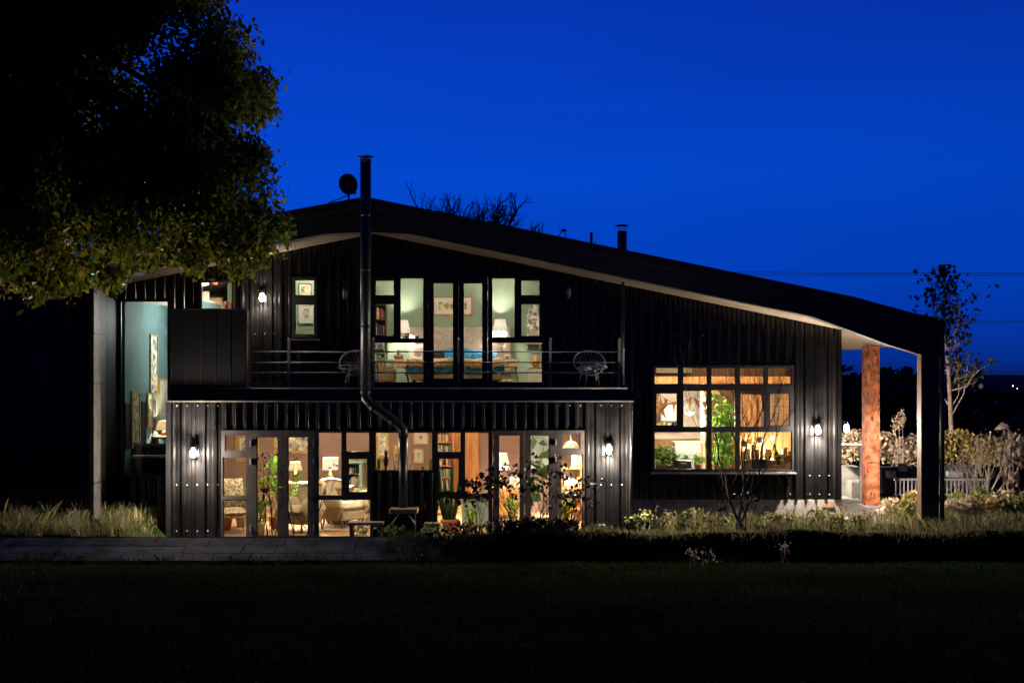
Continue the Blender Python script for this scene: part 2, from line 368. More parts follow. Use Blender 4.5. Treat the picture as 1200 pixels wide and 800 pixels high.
def spread_axis(a, b, step, far_lo, far_hi, g=1.22):
    v = list(np.arange(a, b+1e-6, step)); s = step; q = b
    while q < far_hi: s *= g; q += s; v.append(q)
    s = step; q = a; lo = []
    while q > far_lo: s *= g; q -= s; lo.append(q)
    return np.array(lo[::-1]+v)
gx = spread_axis(-14, 14, .25, -3500, 3500); gy = spread_axis(7, 26, .2, -60, 5000)
GX, GY = np.meshgrid(gx, gy); GZ = gz(GX, GY)
V = np.stack([GX, GY, GZ], -1).reshape(-1, 3); nx = len(gx)
I = np.arange(len(gy)-1)[:,None]*nx+np.arange(nx-1)[None,:]
o = np_mesh('ground', V, np.stack([I, I+1, I+nx+1, I+nx], -1).reshape(-1,4), M['lawn_soil']); o['kind'] = 'structure'
o.data.polygons.foreach_set('use_smooth', [True]*len(o.data.polygons))
# paved path along the bank, and the terrace of slabs before the doors
def sheet(name, x0, x1, y0, y1, m, lift, step=.25):
    a = np.arange(x0, x1+1e-6, step); b = np.arange(y0, y1+1e-6, step); A, B = np.meshgrid(a, b)
    V = np.stack([A, B, gz(A, B)+lift], -1).reshape(-1,3); k = len(a)
    I = np.arange(len(b)-1)[:,None]*k+np.arange(k-1)[None,:]
    o = np_mesh(name, V, np.stack([I, I+1, I+k+1, I+k], -1).reshape(-1,4), m); o['kind'] = 'structure'; return o
sheet('terrace', -6.2, 2.0, 21.75, 23.5, M['paving'], .004)
P_ = MB(); g_ = random.Random(2); k = 0
for row in range(3):
    y0, y1 = 19.62+.335*row, 19.62+.335*(row+1)-.006; x = -16.+.3*(row%2)
    while x < -1.35:
        x1 = min(x+g_.uniform(.5,.95), -1.3+.25*g_.random()); dz = g_.uniform(-.004,.004)
        zs = [float(gz(a_,b_))+.03+dz for a_,b_ in ((x,y0),(x1,y0),(x1,y1),(x,y1))]
        if x1-x > .15: P_.add([(x+.003,y0,zs[0]),(x1-.003,y0,zs[1]),(x1-.003,y1,zs[2]),(x+.003,y1,zs[3])]+[(x+.006,y0,zs[0]-.08),(x1-.006,y0,zs[1]-.08),(x1-.006,y1,zs[2]-.08),(x+.006,y1,zs[3]-.08)], [(0,1,2,3),(7,6,5,4),(0,4,5,1),(1,5,6,2),(2,6,7,3),(3,7,4,0)])
        x = x1
o = P_.build('path', M['paving'], bevel=.008); o['kind'] = 'structure'
# hills on the horizon
def hill(y, h, x0, x1, seed, m):
    g = np.random.RandomState(seed); n = 160; xs = np.linspace(x0, x1, n); prof = np.zeros(n)
    for k in range(1, 9): prof += np.sin(xs/(x1-x0)*6.283*k*1.3+g.rand()*6.28)*g.rand()/k
    prof = h*(.7+.3*prof/np.abs(prof).max()); rows = []
    for dy, f in ((-.12, 0), (-.06, .55), (0, 1), (.08, .8), (.2, 0)): rows.append(np.stack([xs, np.full(n, y*(1+dy)), -14+f*(prof+14)], 1))
    V = np.concatenate(rows); I = np.arange(4)[:,None]*n+np.arange(n-1)[None,:]
    o = np_mesh('hills', V, np.stack([I, I+1, I+n+1, I+n], -1).reshape(-1,4), m); o['kind'] = 'structure'
hill(2400, 9.5, -2600, 2600, 3, M['hill_land']); hill(1100, 1.6, -1200, 1200, 5, M['hill_land'])

# ---------------------------------------------------------------- the house
H = thing('barn_house', 'long black corrugated barn house with low gable roof and many lit windows', 'house', (0, YF, 0))
def hp(mb, name, m, parent=None, bevel=0.): return mb.build(name, M[m], parent or H, bevel=bevel)
RX = X(428, YF); RZ = ZC+2.767
def under(x):                                                    # underside of the roof
    return RZ-.2045*(x-RX) if x > RX else RZ-.2013*(RX-x)
def top(x):
    return Z(232, YF)-.2045*(x-RX)*(1.0) if x > RX else Z(232, YF)-.185*(RX-x)
PITCH, DEPTH = .19, .034
def prof_x(x0, x1):
    xs = {x0, x1}; k = math.floor(x0/PITCH)-1
    while k*PITCH < x1+PITCH:
        for t in (0, .14, .34, .48, .74): 
            q = (k+t)*PITCH
            if x0 < q < x1: xs.add(q)
        k += 1
    return sorted(xs)
def prof_d(x):
    t = (x/PITCH)%1
    if t < .14: return t/.14
    if t < .34: return 1.
    if t < .48: return (.48-t)/.14
    if .70 < t < .78: return .16*(1-abs(t-.74)/.04)
    return 0.
def corr(mb, x0, x1, zb, zt, Y):
    xs = prof_x(x0, x1); n = len(xs); zf = zt if callable(zt) else (lambda x: zt)
    vs = [(x, Y-DEPTH*prof_d(x), zb) for x in xs]+[(x, Y-DEPTH*prof_d(x), zf(x)) for x in xs]
    mb.add(vs, [(i, i+1, i+n+1, i+n) for i in range(n-1)])
def screws(mb, x0, x1, z, Y):
    k = math.ceil(x0/PITCH)
    while (k+.6)*PITCH < x1:
        if k % 1 == 0: mb.ball(((k+.61)*PITCH, Y-.006, z), .011, 6)
        k += 1
def openings_split(x0, x1, zb, zt, ops):
    zf = zt if callable(zt) else (lambda x: zt)
    xs = sorted({x0, x1, *[o[0] for o in ops], *[o[1] for o in ops]}); xs = [x for x in xs if x0 <= x <= x1]; out = []
    for a, b in zip(xs, xs[1:]):
        mid = (a+b)/2; cur = zb
        for o in sorted([o for o in ops if o[0] < mid < o[1]], key=lambda o: o[2]):
            if o[2] > cur+1e-4: out.append((a, b, cur, o[2]))
            cur = max(cur, o[3])
        if zf(mid) > cur: out.append((a, b, cur, zt))
    return out
def clad(name, x0, x1, zb, zt, Y, ops, rows=(), lining='plaster_cream', lname='wall_lining'):
    mb = MB(); ml = MB(); n0 = 0
    for a, b, c, d in openings_split(x0, x1, zb, zt, ops):
        corr(mb, a, b, c, d, Y)
        if callable(d): ml.prism([(a, c), (b, c), (b, d(b)), (a, d(a))], Y+.03, Y+.16)
        else: ml.box(a, b, Y+.03, Y+.16, c, d)
    for z, a, b in rows:
        n0 = n0 or len(mb.f)
        for p in openings_split(a, b, z-.001, z+.001, ops): screws(mb, p[0]+.03, p[1]-.03, z, Y)
    w_ = hp(mb, name, 'black_cladding'); w_.data.materials.append(M['screw_head'])
    w_.data.polygons.foreach_set('material_index', [1 if n0 and i >= n0 else 0 for i in range(len(mb.f))]); hp(ml, lname, lining)
    return w_
# glazing: frame = outer rectangle minus panes, every pane set into it
def frame_mesh(mb, outer, panes, y0, y1):
    xs = sorted({outer[0], outer[1], *[v for p in panes for v in p[:2]]}); zs = sorted({outer[2], outer[3], *[v for p in panes for v in p[2:]]})
    solid = lambda i, j: 0 <= i < len(xs)-1 and 0 <= j < len(zs)-1 and not any(p[0] < (xs[i]+xs[i+1])/2 < p[1] and p[2] < (zs[j]+zs[j+1])/2 < p[3] for p in panes)
    for i in range(len(xs)-1):
        for j in range(len(zs)-1):
            if not solid(i, j): continue
            a, b, c, d = xs[i], xs[i+1], zs[j], zs[j+1]
            mb.add([(a,y0,c),(b,y0,c),(b,y0,d),(a,y0,d)], [(0,1,2,3)]); mb.add([(a,y1,c),(b,y1,c),(b,y1,d),(a,y1,d)], [(3,2,1,0)])
            if not solid(i-1, j): mb.add([(a,y0,c),(a,y0,d),(a,y1,d),(a,y1,c)], [(0,1,2,3)])
            if not solid(i+1, j): mb.add([(b,y0,c),(b,y1,c),(b,y1,d),(b,y0,d)], [(0,1,2,3)])
            if not solid(i, j-1): mb.add([(a,y0,c),(a,y1,c),(b,y1,c),(b,y0,c)], [(0,1,2,3)])
            if not solid(i, j+1): mb.add([(a,y0,d),(b,y0,d),(b,y1,d),(a,y1,d)], [(0,1,2,3)])
def glazing(name, outer, panes, Y, m='black_frame', depth=.09, sill=None, handle=None, hinges=()):
    """pixel rectangles (x0,y0,x1,y1) on the plane Y"""
    O = RC(*outer, Y); Pn = [RC(*p, Y) for p in panes]
    mb = MB(); frame_mesh(mb, O, Pn, Y-.045, Y-.045+depth); f = hp(mb, name, m)
    mp = MB(); ms = MB()
    for a, b, c, d in Pn:
        mp.box(a-.004, b+.004, Y+.0, Y+.012, c-.004, d+.004)
        t = .018                                                # glazing bead round each pane
        ms.box(a, b, Y-.038, Y-.004, c, c+t); ms.box(a, b, Y-.038, Y-.004, d-t, d); ms.box(a, a+t, Y-.038, Y-.004, c+t, d-t); ms.box(b-t, b, Y-.038, Y-.004, c+t, d-t)
    hp(mp, 'pane', 'glass', f); hp(ms, 'glazing_bead', m, f)
    if sill:
        a, b, c, d = RC(*sill, Y-.1); hp(MB().box(a, b, Y-.13, Y-.046, d-.03, d), 'sill', 'zinc_trim', f)
    if handle:
        hx, hz = X(handle[0], Y), Z(handle[1], Y)
        hp(MB().tube([(hx,Y-.05,hz),(hx,Y-.10,hz)], .012).tube([(hx,Y-.095,hz),(hx+.11,Y-.095,hz)], .011), 'handle', 'zinc_trim', f)
    for hx, hz in hinges:
        x_, z_ = X(hx, Y), Z(hz, Y); hp(MB().box(x_-.012, x_+.012, Y-.062, Y-.048, z_-.055, z_+.055), 'hinge', 'zinc_trim', f)
    return f
xL, xV0, xV1, xR = -7.68, X(197, YF), X(740, YF), X(985, YW)
deckZ = Z(455, YF); dripZ = Z(470, YF)
oS = RC(139.5, 350.5, 200, 558, YW); oB = RC(234, 328, 275, 372, YW); oW = RC(343, 324.5, 372, 395.5, YW); oBed = RC(436, 323.5, 638, 451, YW); oK = RC(764, 428, 930, 552, YW)
clad('stair_wall', xL, xV0, Z(593, YW), under, YW, [oS], [(Z(345,YW)+.02, xL, xV0)])
clad('upper_wall', xV0, xV1, deckZ-.2, under, YW, [oB, oW, oBed], [(Z(391,YW), xV0, xV1), (Z(330,YW), xV0, xV1)])
clad('kitchen_wall', xV1, xR, Z(585, YW), under, YW, [oK], [(Z(579,YW), xV1, xR), (Z(557,YW), X(930,YW), xR), (Z(393,YW), xV1, xV1+1.6)])
oG1 = RC(259.5, 504, 437, 632, YF); oG2 = RC(438, 504, 509, 553, YF); oG3 = RC(510, 504, 685, 632, YF)
oG1 = (oG1[0], oG1[1], -.02, oG1[3]); oG3 = (oG3[0], oG3[1], -.02, oG3[3]); oG2 = (oG1[1], oG3[0], oG2[2], oG2[3])
clad('ground_floor_wall', xV0, xV1, -.15, dripZ, YF, [oG1, oG2, oG3], [(Z(475,YF), xV0, xV1), (Z(568,YF), xV0, xV1), (Z(622,YF), xV0, xV1)])
# corner trims, end walls
mb = MB(); mb.box(xV0-.03, xV0+.05, YF-.045, YF+.3, -.15, dripZ); mb.box(xV0-.03, xV0+.02, YF+.3, YW, -.15, dripZ); hp(mb, 'corner_trim', 'black_flashing')
hp(MB().box(xV1-.05, xV1+.03, YF-.045, YW-.01, -.15, dripZ), 'corner_trim', 'black_flashing')
hp(MB().prism([(xR-.06, Z(585,YW)), (xR+.012, Z(585,YW)), (xR+.012, under(xR)), (xR-.06, under(xR))], YW-.04, 30.0), 'end_wall', 'black_cladding')
hp(MB().prism([(xL, 0), (xR, 0), (xR, under(xR)), (RX, RZ), (xL, under(xL))], 30.0, 30.15), 'rear_wall', 'black_flashing')
# concrete plinths
hp(MB().box(xV1+.03, xR+.02, YW-.02, YW+.3, -.6, Z(585,YW)-.004), 'concrete_plinth', 'concrete')
hp(MB().box(xL, xV0, YW-.02, YW+.3, -.6, Z(593,YW)-.004), 'concrete_plinth', 'concrete')
for px in (771, 823, 970):
    a, b, c, d = RC(px-7, 590, px+7, 594, YW); hp(MB().box(a, b, YW-.03, YW-.021, c, d), 'air_brick', 'terracotta')
# roof, soffit, portal frame with its haunches
xE = X(1105, YF)
hp(MB().prism([(xL-.06, under(xL-.06)+.06), (RX, RZ+.06), (xE, under(xE)+.06), (xE, top(xE)-.02), (RX, Z(232,YF)-.02), (xL-.06, top(xL)-.02)], YF+.27, 30.4), 'roof', 'black_flashing')
hp(MB().prism([(xL, under(xL)), (RX, RZ), (xE-.02, under(xE)), (xE-.02, under(xE)+.055), (RX, RZ+.055), (xL, under(xL)+.055)], YF+.26, 30.38), 'soffit', 'soffit_board')
fl = lambda pts: [(X(a, YF), Z(b, YF)) for a, b in pts]
hp(MB().prism(fl([(109,331), (109,290), (428,231.5), (1000,348.5), (1106,377.5), (1106,420), (1079,415.5), (1041,404), (950,370.5), (480,274.2), (430,272.2), (378,274.5)]), YF-.03, YF+.25), 'portal_frame', 'black_flashing')
mb = MB()                                                        # roof verge flashing
for a, b in (((109,290),(428,231.5)), ((428,231.5),(1000,348.5)), ((1000,348.5),(1106,377.5))):
    (x0, z0), (x1, z1) = fl([a, b]); mb.prism([(x0, z0-.16), (x1, z1-.16), (x1, z1+.012), (x0, z0+.012)], YF-.05, YF-.032)
hp(mb, 'verge_flashing', 'black_flashing')
hp(MB().box(X(1080,YF), X(1100,YF), YF-.02, YF+.22, -.2, Z(414,YF)), 'frame_post', 'black_flashing')
hp(MB().box(X(1080,YF)-.014, X(1080,YF)-.001, YF-.02, YF+.22, -.2, Z(415.5,YF)), 'post_lining', 'timber_dark')
mb = MB(); mb.tube([(X(1104,YF), YF-.0, Z(380,YF)), (X(1104,YF), YF, -.1)], .045, 10)
for py in (400, 470, 540, 585): mb.box(X(1104,YF)-.055, X(1104,YF)+.055, YF-.02, YF+.02, Z(py,YF)-.02, Z(py,YF)+.02)
hp(mb, 'downpipe', 'black_metal')
# left fin: pale lining on its inner face, dark behind
hp(MB().box(xL-.09, xL-.012, YF, YW+.2, -.3, under(xL)), 'fin_wall', 'matt_black')
hp(MB().box(xL-.011, xL+.006, YF, YF+.66, -.3, under(xL)), 'fin_lining', 'lining_grey')
for py in (391, 449, 566): hp(MB().box(xL-.012, xL+.016, YF-.012, YF+.67, Z(py,YF)-.014, Z(py,YF)+.014), 'joint_strip', 'black_flashing')
# rusty H column under the porch roof, and the far eave beam
CY = 27.0; a, b, c, d = RC(1014.5, 402, 1031, 592, CY); zt = under(b); PZ = c-.03
mb = MB().box(a, a+.02, CY-.0, CY+.3, c, zt).box(b-.02, b, CY-.0, CY+.3, c, zt).box(a+.02, b-.02, CY+.05, CY+.075, c, zt)
for z_ in (c+.001, c+.9, c+1.9, zt-.03): mb.box(a+.021, b-.021, CY+.02, CY+.049, z_, z_+.02)
hp(mb, 'steel_column', 'rusty_steel', bevel=.004)
hp(MB().box(a-.08, b+.08, CY-.1, CY+.40, c-.03, c), 'base_plate', 'galvanised')
hp(MB().prism([(xR+.02, under(xR+.02)-.2), (xE-.3, under(xE-.3)-.2), (xE-.3, under(xE-.3)-.002), (xR+.02, under(xR+.02)-.002)], 29.8, 30.0), 'eave_beam', 'timber_dark')
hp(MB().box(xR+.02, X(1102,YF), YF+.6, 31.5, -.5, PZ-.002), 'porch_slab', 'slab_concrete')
# balcony
hp(MB().box(X(200,YF), xV1+.02, YF-.03, YW-.02, dripZ+.012, deckZ), 'balcony_deck', 'black_flashing')
hp(MB().box(xV0-.03, xV1+.04, YF-.075, YF-.005, dripZ-.012, dripZ+.010), 'drip_edge', 'zinc_trim')
mb = MB(); mb.box(X(320,YF), X(436,YF), YF-.05, YF-.031, Z(455.5,YF), Z(454,YF)); mb.box(X(437,YF), X(735,YF), YF-.05, YF-.031, Z(455.5,YF), Z(454,YF)); hp(mb, 'deck_edge', 'zinc_trim')
hp(MB().box(X(200,YF), X(287.5,YF), YF-.03, YF+.1, deckZ+.003, Z(363,YF)), 'balcony_screen', 'matt_black')
for k in range(5): hp(MB().box(X(200,YF)+.01+.27*k, X(200,YF)+.022+.27*k, YF-.036, YF-.031, deckZ+.02, Z(364.5,YF)), 'seam', 'black_flashing')
hp(MB().box(X(199,YF), X(288,YF), YF-.05, YF+.115, Z(363,YF)+.002, Z(363,YF)+.022), 'cap_flashing', 'black_flashing')
hp(MB().box(X(288,YF), X(288,YF)+.03, YF-.02, YF+.30, deckZ+.003, Z(363,YF)), 'screen_post', 'timber_pale')
rl = MB()
for py in (412, 424.5, 436.5): rl.tube([(X(294,YF), YF+.03, Z(py,YF)), (X(727,YF), YF+.03, Z(py,YF))], .011, 8)
rl.box(X(290,YF), X(430,YF), YF+.0, YF+.05, Z(450.5,YF), Z(449,YF))
rail = hp(rl, 'railing', 'black_metal')
for px in (338, 437, 537, 645, 726):
    hp(MB().box(X(px,YF)-.022, X(px,YF)+.022, YF+.02, YF+.06, deckZ+.002, Z(398,YF)).ball((X(px,YF), YF+.04, Z(396.5,YF)), .022, 8), 'post', 'zinc_trim', rail)
# glazing of the upper floor
glazing('stair_window', (139.5,350.5,200,558), [(141.5,352.5,198,556)], YW)
glazing('upper_window', (234,328,275,372), [(236,330,273,370)], YW, sill=(232,371,277,373))
glazing('upper_window', (343,324.5,372,395.5), [(345.5,327.5,369.5,347), (345.5,356,369.5,392.5)], YW, sill=(340.5,397,375,399))
glazing('bedroom_window', (436,323.5,502.5,451), [(439.6,328,462.6,347), (439.6,355.6,462.6,394.6), (468.6,325.4,497.2,397.4), (437.6,400.6,497.2,448.6)], YW)
glazing('bedroom_door', (502.8,323.5,537.4,451), [(507.4,331,532,444.4)], YW, handle=(535.5,414), hinges=((501.2,338),(501.2,358),(501.2,437)))
glazing('bedroom_door', (537.7,323.5,571.5,451), [(542.6,331,566,444.4)], YW, hinges=((572,338),(572,358),(572,437)))
glazing('bedroom_window', (571.8,323.5,638,451), [(576,325.4,604,396), (610,328,633,347), (610,355.6,633,394.6), (576,400.6,636,448.6)], YW)
kc = [(766,795), (799.5,828.7), (832.5,862), (865.7,895), (898.7,927.5)]
kp = [(a, 430, b, 451) for a, b in kc]+[(768,460,793.7,499), (799.5,457,828.7,500.7), (832.5,456,862,500.7), (865.7,457,895,500.7), (901,460,925.5,499)]
kp += [(766,505,828.7,550), (832.5,505,862,550), (865.7,505,927.5,550)]
glazing('kitchen_window', (764,428,930,552), kp, YW, sill=(763,553.5,933,556))
# glazing of the ground floor
Bt = 631
glazing('ground_window', (259.8,504,297,632), [(264,508.5,289,528.4), (261.5,535,290,581), (261.5,585,290,Bt-2)], YF, 'brown_frame', sill=None)
glazing('terrace_door', (297.2,504,331.8,632), [(301,511,326.6,628)], YF, 'brown_frame', handle=(328,570), hinges=((294,519),(294,540),(294,618)))
glazing('terrace_door', (332.1,504,367.4,632), [(337.5,511,362,628)], YF, 'brown_frame', hinges=((368,519),(368,540),(368,618)))
glazing('ground_window', (367.7,504,437,632), [(372.8,505.6,401.6,581), (405,505.6,434,530), (408,536,431.6,577), (372.8,584,435,Bt-2)], YF, 'black_frame')
glazing('high_window', (437.3,504,509.7,553), [(439.5,505.6,468,551.5), (474,505.6,507.5,551.5)], YF)
glazing('ground_window', (510,504,577.2,632), [(511.6,505.6,540.8,530), (514,536,538.5,576.5), (544,505.6,573.5,579), (511.6,583,573.5,Bt-2)], YF, 'black_frame')
glazing('terrace_door', (577.5,504,614.6,632), [(584,509,610,627)], YF, 'brown_frame', hinges=((578.5,518),(578.5,538),(578.5,618)))
glazing('terrace_door', (614.9,504,653.8,632), [(621,509,644,627)], YF, 'brown_frame', handle=(618,570), hinges=((651.5,518),(651.5,538),(651.5,618)))
glazing('ground_window', (654.1,504,684.7,632), [(658,506.5,680,526), (657,532,683,578), (657,582,683,Bt-2)], YF, 'brown_frame')
# flues, pipes
fx, fy = X(428.5, YF-.25), YF-.25
fl1 = MB().tube([(fx,fy,Z(190,fy)), (fx,fy,Z(462,fy))], .098, 16).tube([(fx,fy,Z(459,fy)), (fx,fy,Z(466,fy)), (X(434,fy),fy,Z(473,fy)), (X(466,fy),fy,Z(496,fy)), (X(472.5,fy),fy,Z(503,fy)), (X(472.5,fy),fy,Z(512,fy))], .092, 16)
fl1.tube([(X(472.5,fy),fy,Z(508,fy)), (X(472.5,fy),fy,Z(594,fy))], .082, 16)
for py in (188, 252, 316, 383, 448, 459): fl1.lathe([(.098,-.02), (.104,-.015), (.104,.015), (.098,.02)], (fx,fy,Z(py,fy)), 16)
for px, py in ((438,476.5), (461,493)): fl1.ball((X(px,fy),fy,Z(py,fy)), .1, 12)
flo = hp(fl1, 'flue', 'black_metal')
c_ = MB().lathe([(.145,0),(.15,.008),(.06,.03),(.01,.035)], (fx,fy,Z(184,fy)), 16)
for k in range(4): c_.tube([(fx+.08*math.cos(k*1.57), fy+.08*math.sin(k*1.57), Z(191,fy)), (fx+.08*math.cos(k*1.57), fy+.08*math.sin(k*1.57), Z(184,fy))], .008, 4)
hp(c_, 'flue_cap', 'black_metal', flo)
for py in (250, 430): hp(MB().box(fx-.02, fx+.02, fy+.08, YF-.031 if py < 350 else YF+.03, Z(py,fy)-.02, Z(py,fy)+.02), 'flue_bracket', 'black_metal', flo)
f2 = 27.0; fx2 = X(729, f2)
fo2 = hp(MB().tube([(fx2,f2,Z(271,f2)), (fx2,f2,under(fx2)+.1)], .10, 16), 'flue', 'black_metal')
c_ = MB().lathe([(.15,0),(.155,.008),(.06,.03),(.01,.035)], (fx2,f2,Z(264.8,f2)), 16)
for k in range(4): c_.tube([(fx2+.08*math.cos(k*1.57+.4), f2+.08*math.sin(k*1.57+.4), Z(272,f2)), (fx2+.08*math.cos(k*1.57+.4), f2+.08*math.sin(k*1.57+.4), Z(264.6,f2))], .009, 4)
hp(c_, 'flue_cap', 'black_metal', fo2)
hp(MB().tube([(X(693,f2),f2,Z(272,f2)), (X(693,f2),f2,under(X(693,f2))+.1)], .03, 8), 'vent_pipe', 'black_metal')
mb = MB().tube([(X(730,YF),YF+.04,Z(330,YF)), (X(730,YF),YF+.04,Z(452,YF))], .028, 8)
hp(mb, 'downpipe', 'black_metal')
mb = MB().tube([(xV1+.07,YW-.1,deckZ-.1), (xV1+.09,YW-.1,Z(476,YW)), (xV1+.07,YW-.1,Z(490,YW)), (xV1+.07,YW-.1,.3)], .04, 10)
for py in (482, 540, 566): mb.box(xV1+.02, xV1+.12, YW-.13, YW-.03, Z(py,YW)-.015, Z(py,YW)+.015)
hp(mb, 'downpipe', 'zinc_trim')
mb = MB().tube([(X(741,YF),YF+.02,Z(471,YF)), (X(739.5,YF),YF-.05,Z(476,YF)), (X(739.5,YF),YF-.05,Z(615,YF))], .022, 8); hp(mb, 'downpipe', 'black_metal')

# ---------------------------------------------------------------- interior shell (walls, floors and ceilings of the house)
def wallbox(name, m, *b): return hp(MB().box(*b), name, m)
# living room
lx0, lx1, lyb = xV0+.05, xV1-.06, 28.0
wallbox('floor', 'floorboards', lx0, lx1, YF+.05, lyb, -.1, -.006)
wallbox('room_wall', 'mauve_wall', lx0, lx1, lyb, lyb+.1, -.05, 2.4)
wallbox('room_wall', 'mauve_wall', lx0-.02, lx0+.06, YF+.17, lyb, -.05, 2.4)
wallbox('room_wall', 'mauve_wall', lx1-.06, lx1+.02, YF+.17, lyb, -.05, 2.4)
wallbox('ceiling', 'plaster_cream', lx0, lx1, YF+.17, lyb, 2.40, 2.44)
wallbox('plank_panel', 'orange_wood', X(531,27.9), X(561,27.9), 27.86, 27.99, 0, 2.4)
wallbox('plank_panel', 'orange_wood', X(676,26.4), X(684,26.4), 26.3, 26.42, 0, 1.5)
# upper floor
uz = 2.84; byb = 29.2
wallbox('floor', 'floorboards', xV0, xV1, YW+.05, 30, uz-.3, uz)
bx0, bx1 = -3.12, 1.05
hp(MB().prism([(bx0, uz), (bx1, uz), (bx1, under(bx1)), (RX, RZ), (bx0, under(bx0))], byb, byb+.1), 'room_wall', 'sage_wall')
for x_ in (bx0-.08, bx1): hp(MB().prism([(x_, uz), (x_+.08, uz), (x_+.08, under(x_+.08)), (x_, under(x_))], YW+.16, byb), 'room_wall', 'sage_wall')
hp(MB().prism([(-5.0, uz), (bx0-.08, uz), (bx0-.08, under(bx0-.08)), (-5.0, under(-5.0))], 26.4, 26.5), 'room_wall', 'sage_wall')
hp(MB().prism([(xV0, uz), (-5.0, uz), (-5.0, under(-5.0)), (xV0, under(xV0))], 28.4, 28.5), 'room_wall', 'sage_wall')
hp(MB().prism([(-5.0, uz), (-4.92, uz), (-4.92, under(-4.92)), (-5.0, under(-5.0))], YW+.16, 28.4), 'room_wall', 'sage_wall')
# tongue and groove boards behind the bed
mb = MB()
for k in range(6): mb.box(X(588,byb), bx1, byb-.02, byb-.001, uz+.13*k+.004, uz+.13*k+.126)
hp(mb, 'wall_boards', 'sage_wall')
# stair hall
hz = .58
wallbox('room_wall', 'teal_wall', xL+.02, xL+.07, YW+.16, 29.6, hz, ZC+1.52)
wallbox('room_wall', 'teal_wall', xL+.07, xV0, 29.5, 29.6, hz, ZC+1.52)
wallbox('room_wall', 'teal_wall', xV0-.02, xV0+.05, YW+.16, 29.5, hz, ZC+1.52)
wallbox('floor', 'floorboards', xL, xV0, YW+.05, 29.6, hz-.1, hz)
wallbox('ceiling', 'plaster_cream', xL+.02, xV0+.05, YW+.16, 29.6, ZC+1.52, ZC+1.56)
# kitchen
kx0, kx1, kyb, kz = xV1+.05, xR-.07, 29.4, .25
wallbox('floor', 'floorboards', kx0, kx1, YW+.05, kyb, kz-.1, kz)
wallbox('room_wall', 'plank_wall', kx0, kx1, kyb, kyb+.1, kz, 4.6)
wallbox('room_wall', 'plaster_cream', kx0-.03, kx0+.04, YW+.17, kyb, kz, 4.5)
wallbox('room_wall', 'plank_wall', kx1-.04, kx1, YW+.17, kyb, kz, 3.8)
wallbox('plaster_panel', 'plaster_cream', kx0+.05, X(822,kyb), kyb-.03, kyb-.002, Z(514,kyb), Z(455,kyb))
wallbox('ceiling_beam', 'orange_wood', kx0+.04, kx1-.04, 27.3, 27.5, Z(449,27.4), Z(441,27.4))
wallbox('ceiling', 'plank_wall', kx0+.04, kx1-.04, 27.5, kyb, Z(441,27.4)-.03, Z(441,27.4))

# ---------------------------------------------------------------- wall lamps and other fittings on the outside
WARM, WHITE = (1., .81, .57), (1., .88, .76)
def wall_lamp(px, py, Y, label, power, lit=True, side=0, pt=.30, up=.25, dn=1., upa=112, tilt=-.12, flood=0):
    x, z = X(px, Y), Z(py, Y); t = thing('wall_lamp', label, 'wall lamp', (x, Y, z), 'bulkhead lamps on the black walls')
    d = Vector((1,0,0)) if side else Vector((0,-1,0)); q = Vector((x, Y, z)); c = q+d*.10
    (MB().box(x-.002, x+.025, Y-.04, Y+.04, z+.05, z+.16) if side else MB().box(x-.04, x+.04, Y-.025, Y+.002, z+.05, z+.16)).build('back_plate', M['black_metal'], t)
    MB().tube([q+Vector((0,0,.12)), q+d*.06+Vector((0,0,.15)), c+Vector((0,0,.14))], .014, 8).lathe([(.02,.15),(.036,.135),(.040,.088),(.02,.084)], c, 14).build('lamp_cap', M['black_metal'], t)
    MB().lathe([(.014,.085),(.042,.06),(.048,.02),(.045,-.035),(.028,-.068),(.006,-.078)], c, 14).build('globe', M['bulb_white' if lit else 'lens_dark'], t)
    g = MB()
    for k in range(4):
        a = k*math.pi/2+.785; g.tube([c+Vector((.06*math.cos(a),.06*math.sin(a),.09)), c+Vector((.06*math.cos(a),.06*math.sin(a),-.05)), c+Vector((.005*math.cos(a),.005*math.sin(a),-.09))], .0035, 5)
    g.build('cage', M['black_metal'], t)
    if lit:
        k_ = pt
        lamp('bulb', c+d*.075+Vector((0,0,-.02)), power*k_, WHITE, .03, t)
        for nm, zz, f, sp in (('down_beam', -.09, dn, 150), ('up_beam', .17, up, upa)):
            o = lamp(nm, c+d*.02+Vector((0,0,zz)), power*f, WHITE, .025, t, 'SPOT', spot_size=R(sp), spot_blend=.9)
            aim = Vector((0,0,-1 if zz < 0 else 1))+d*(-.12 if zz < 0 else tilt); o.rotation_euler = aim.to_track_quat('-Z','Y').to_euler()
    if flood:
        o = lamp('garden_beam', c+d*.075, power*flood, WHITE, .03, t, 'SPOT', spot_size=R(100), spot_blend=.7); o.rotation_euler = Vector((1,.55,-.42)).to_track_quat('-Z','Y').to_euler()
    return t
wall_lamp(228, 531, YF-DEPTH, 'bright lit wall lamp on the ribbed cladding left of the terrace doors', 26, up=1.9, upa=150, tilt=.62, pt=.95)
wall_lamp(713, 527, YF-DEPTH, 'bright lit wall lamp on the ribbed cladding right of the terrace doors', 30, pt=.9, up=.12)
wall_lamp(957, 504, YW-DEPTH, 'bright lit wall lamp just right of the big kitchen window', 34, pt=.85, up=.10)
wall_lamp(986, 502, 25.45, 'lit wall lamp on the house corner facing the rusty column', 40, side=1, pt=.25, dn=.08, up=.01, flood=.9)
wall_lamp(600+6.46*F/28.6, 500, 28.6, 'lit wall lamp on the porch end wall behind the house corner', 40, side=1, pt=.10, dn=.05, up=.01, flood=2.4)
wall_lamp(308, 349, YW-DEPTH, 'small lit lamp on the balcony wall between the two narrow upper windows', 7, pt=.38)
wall_lamp(405, 346, YW-DEPTH, 'unlit caged wall lamp left of the tall flue pipe', 0, lit=False)
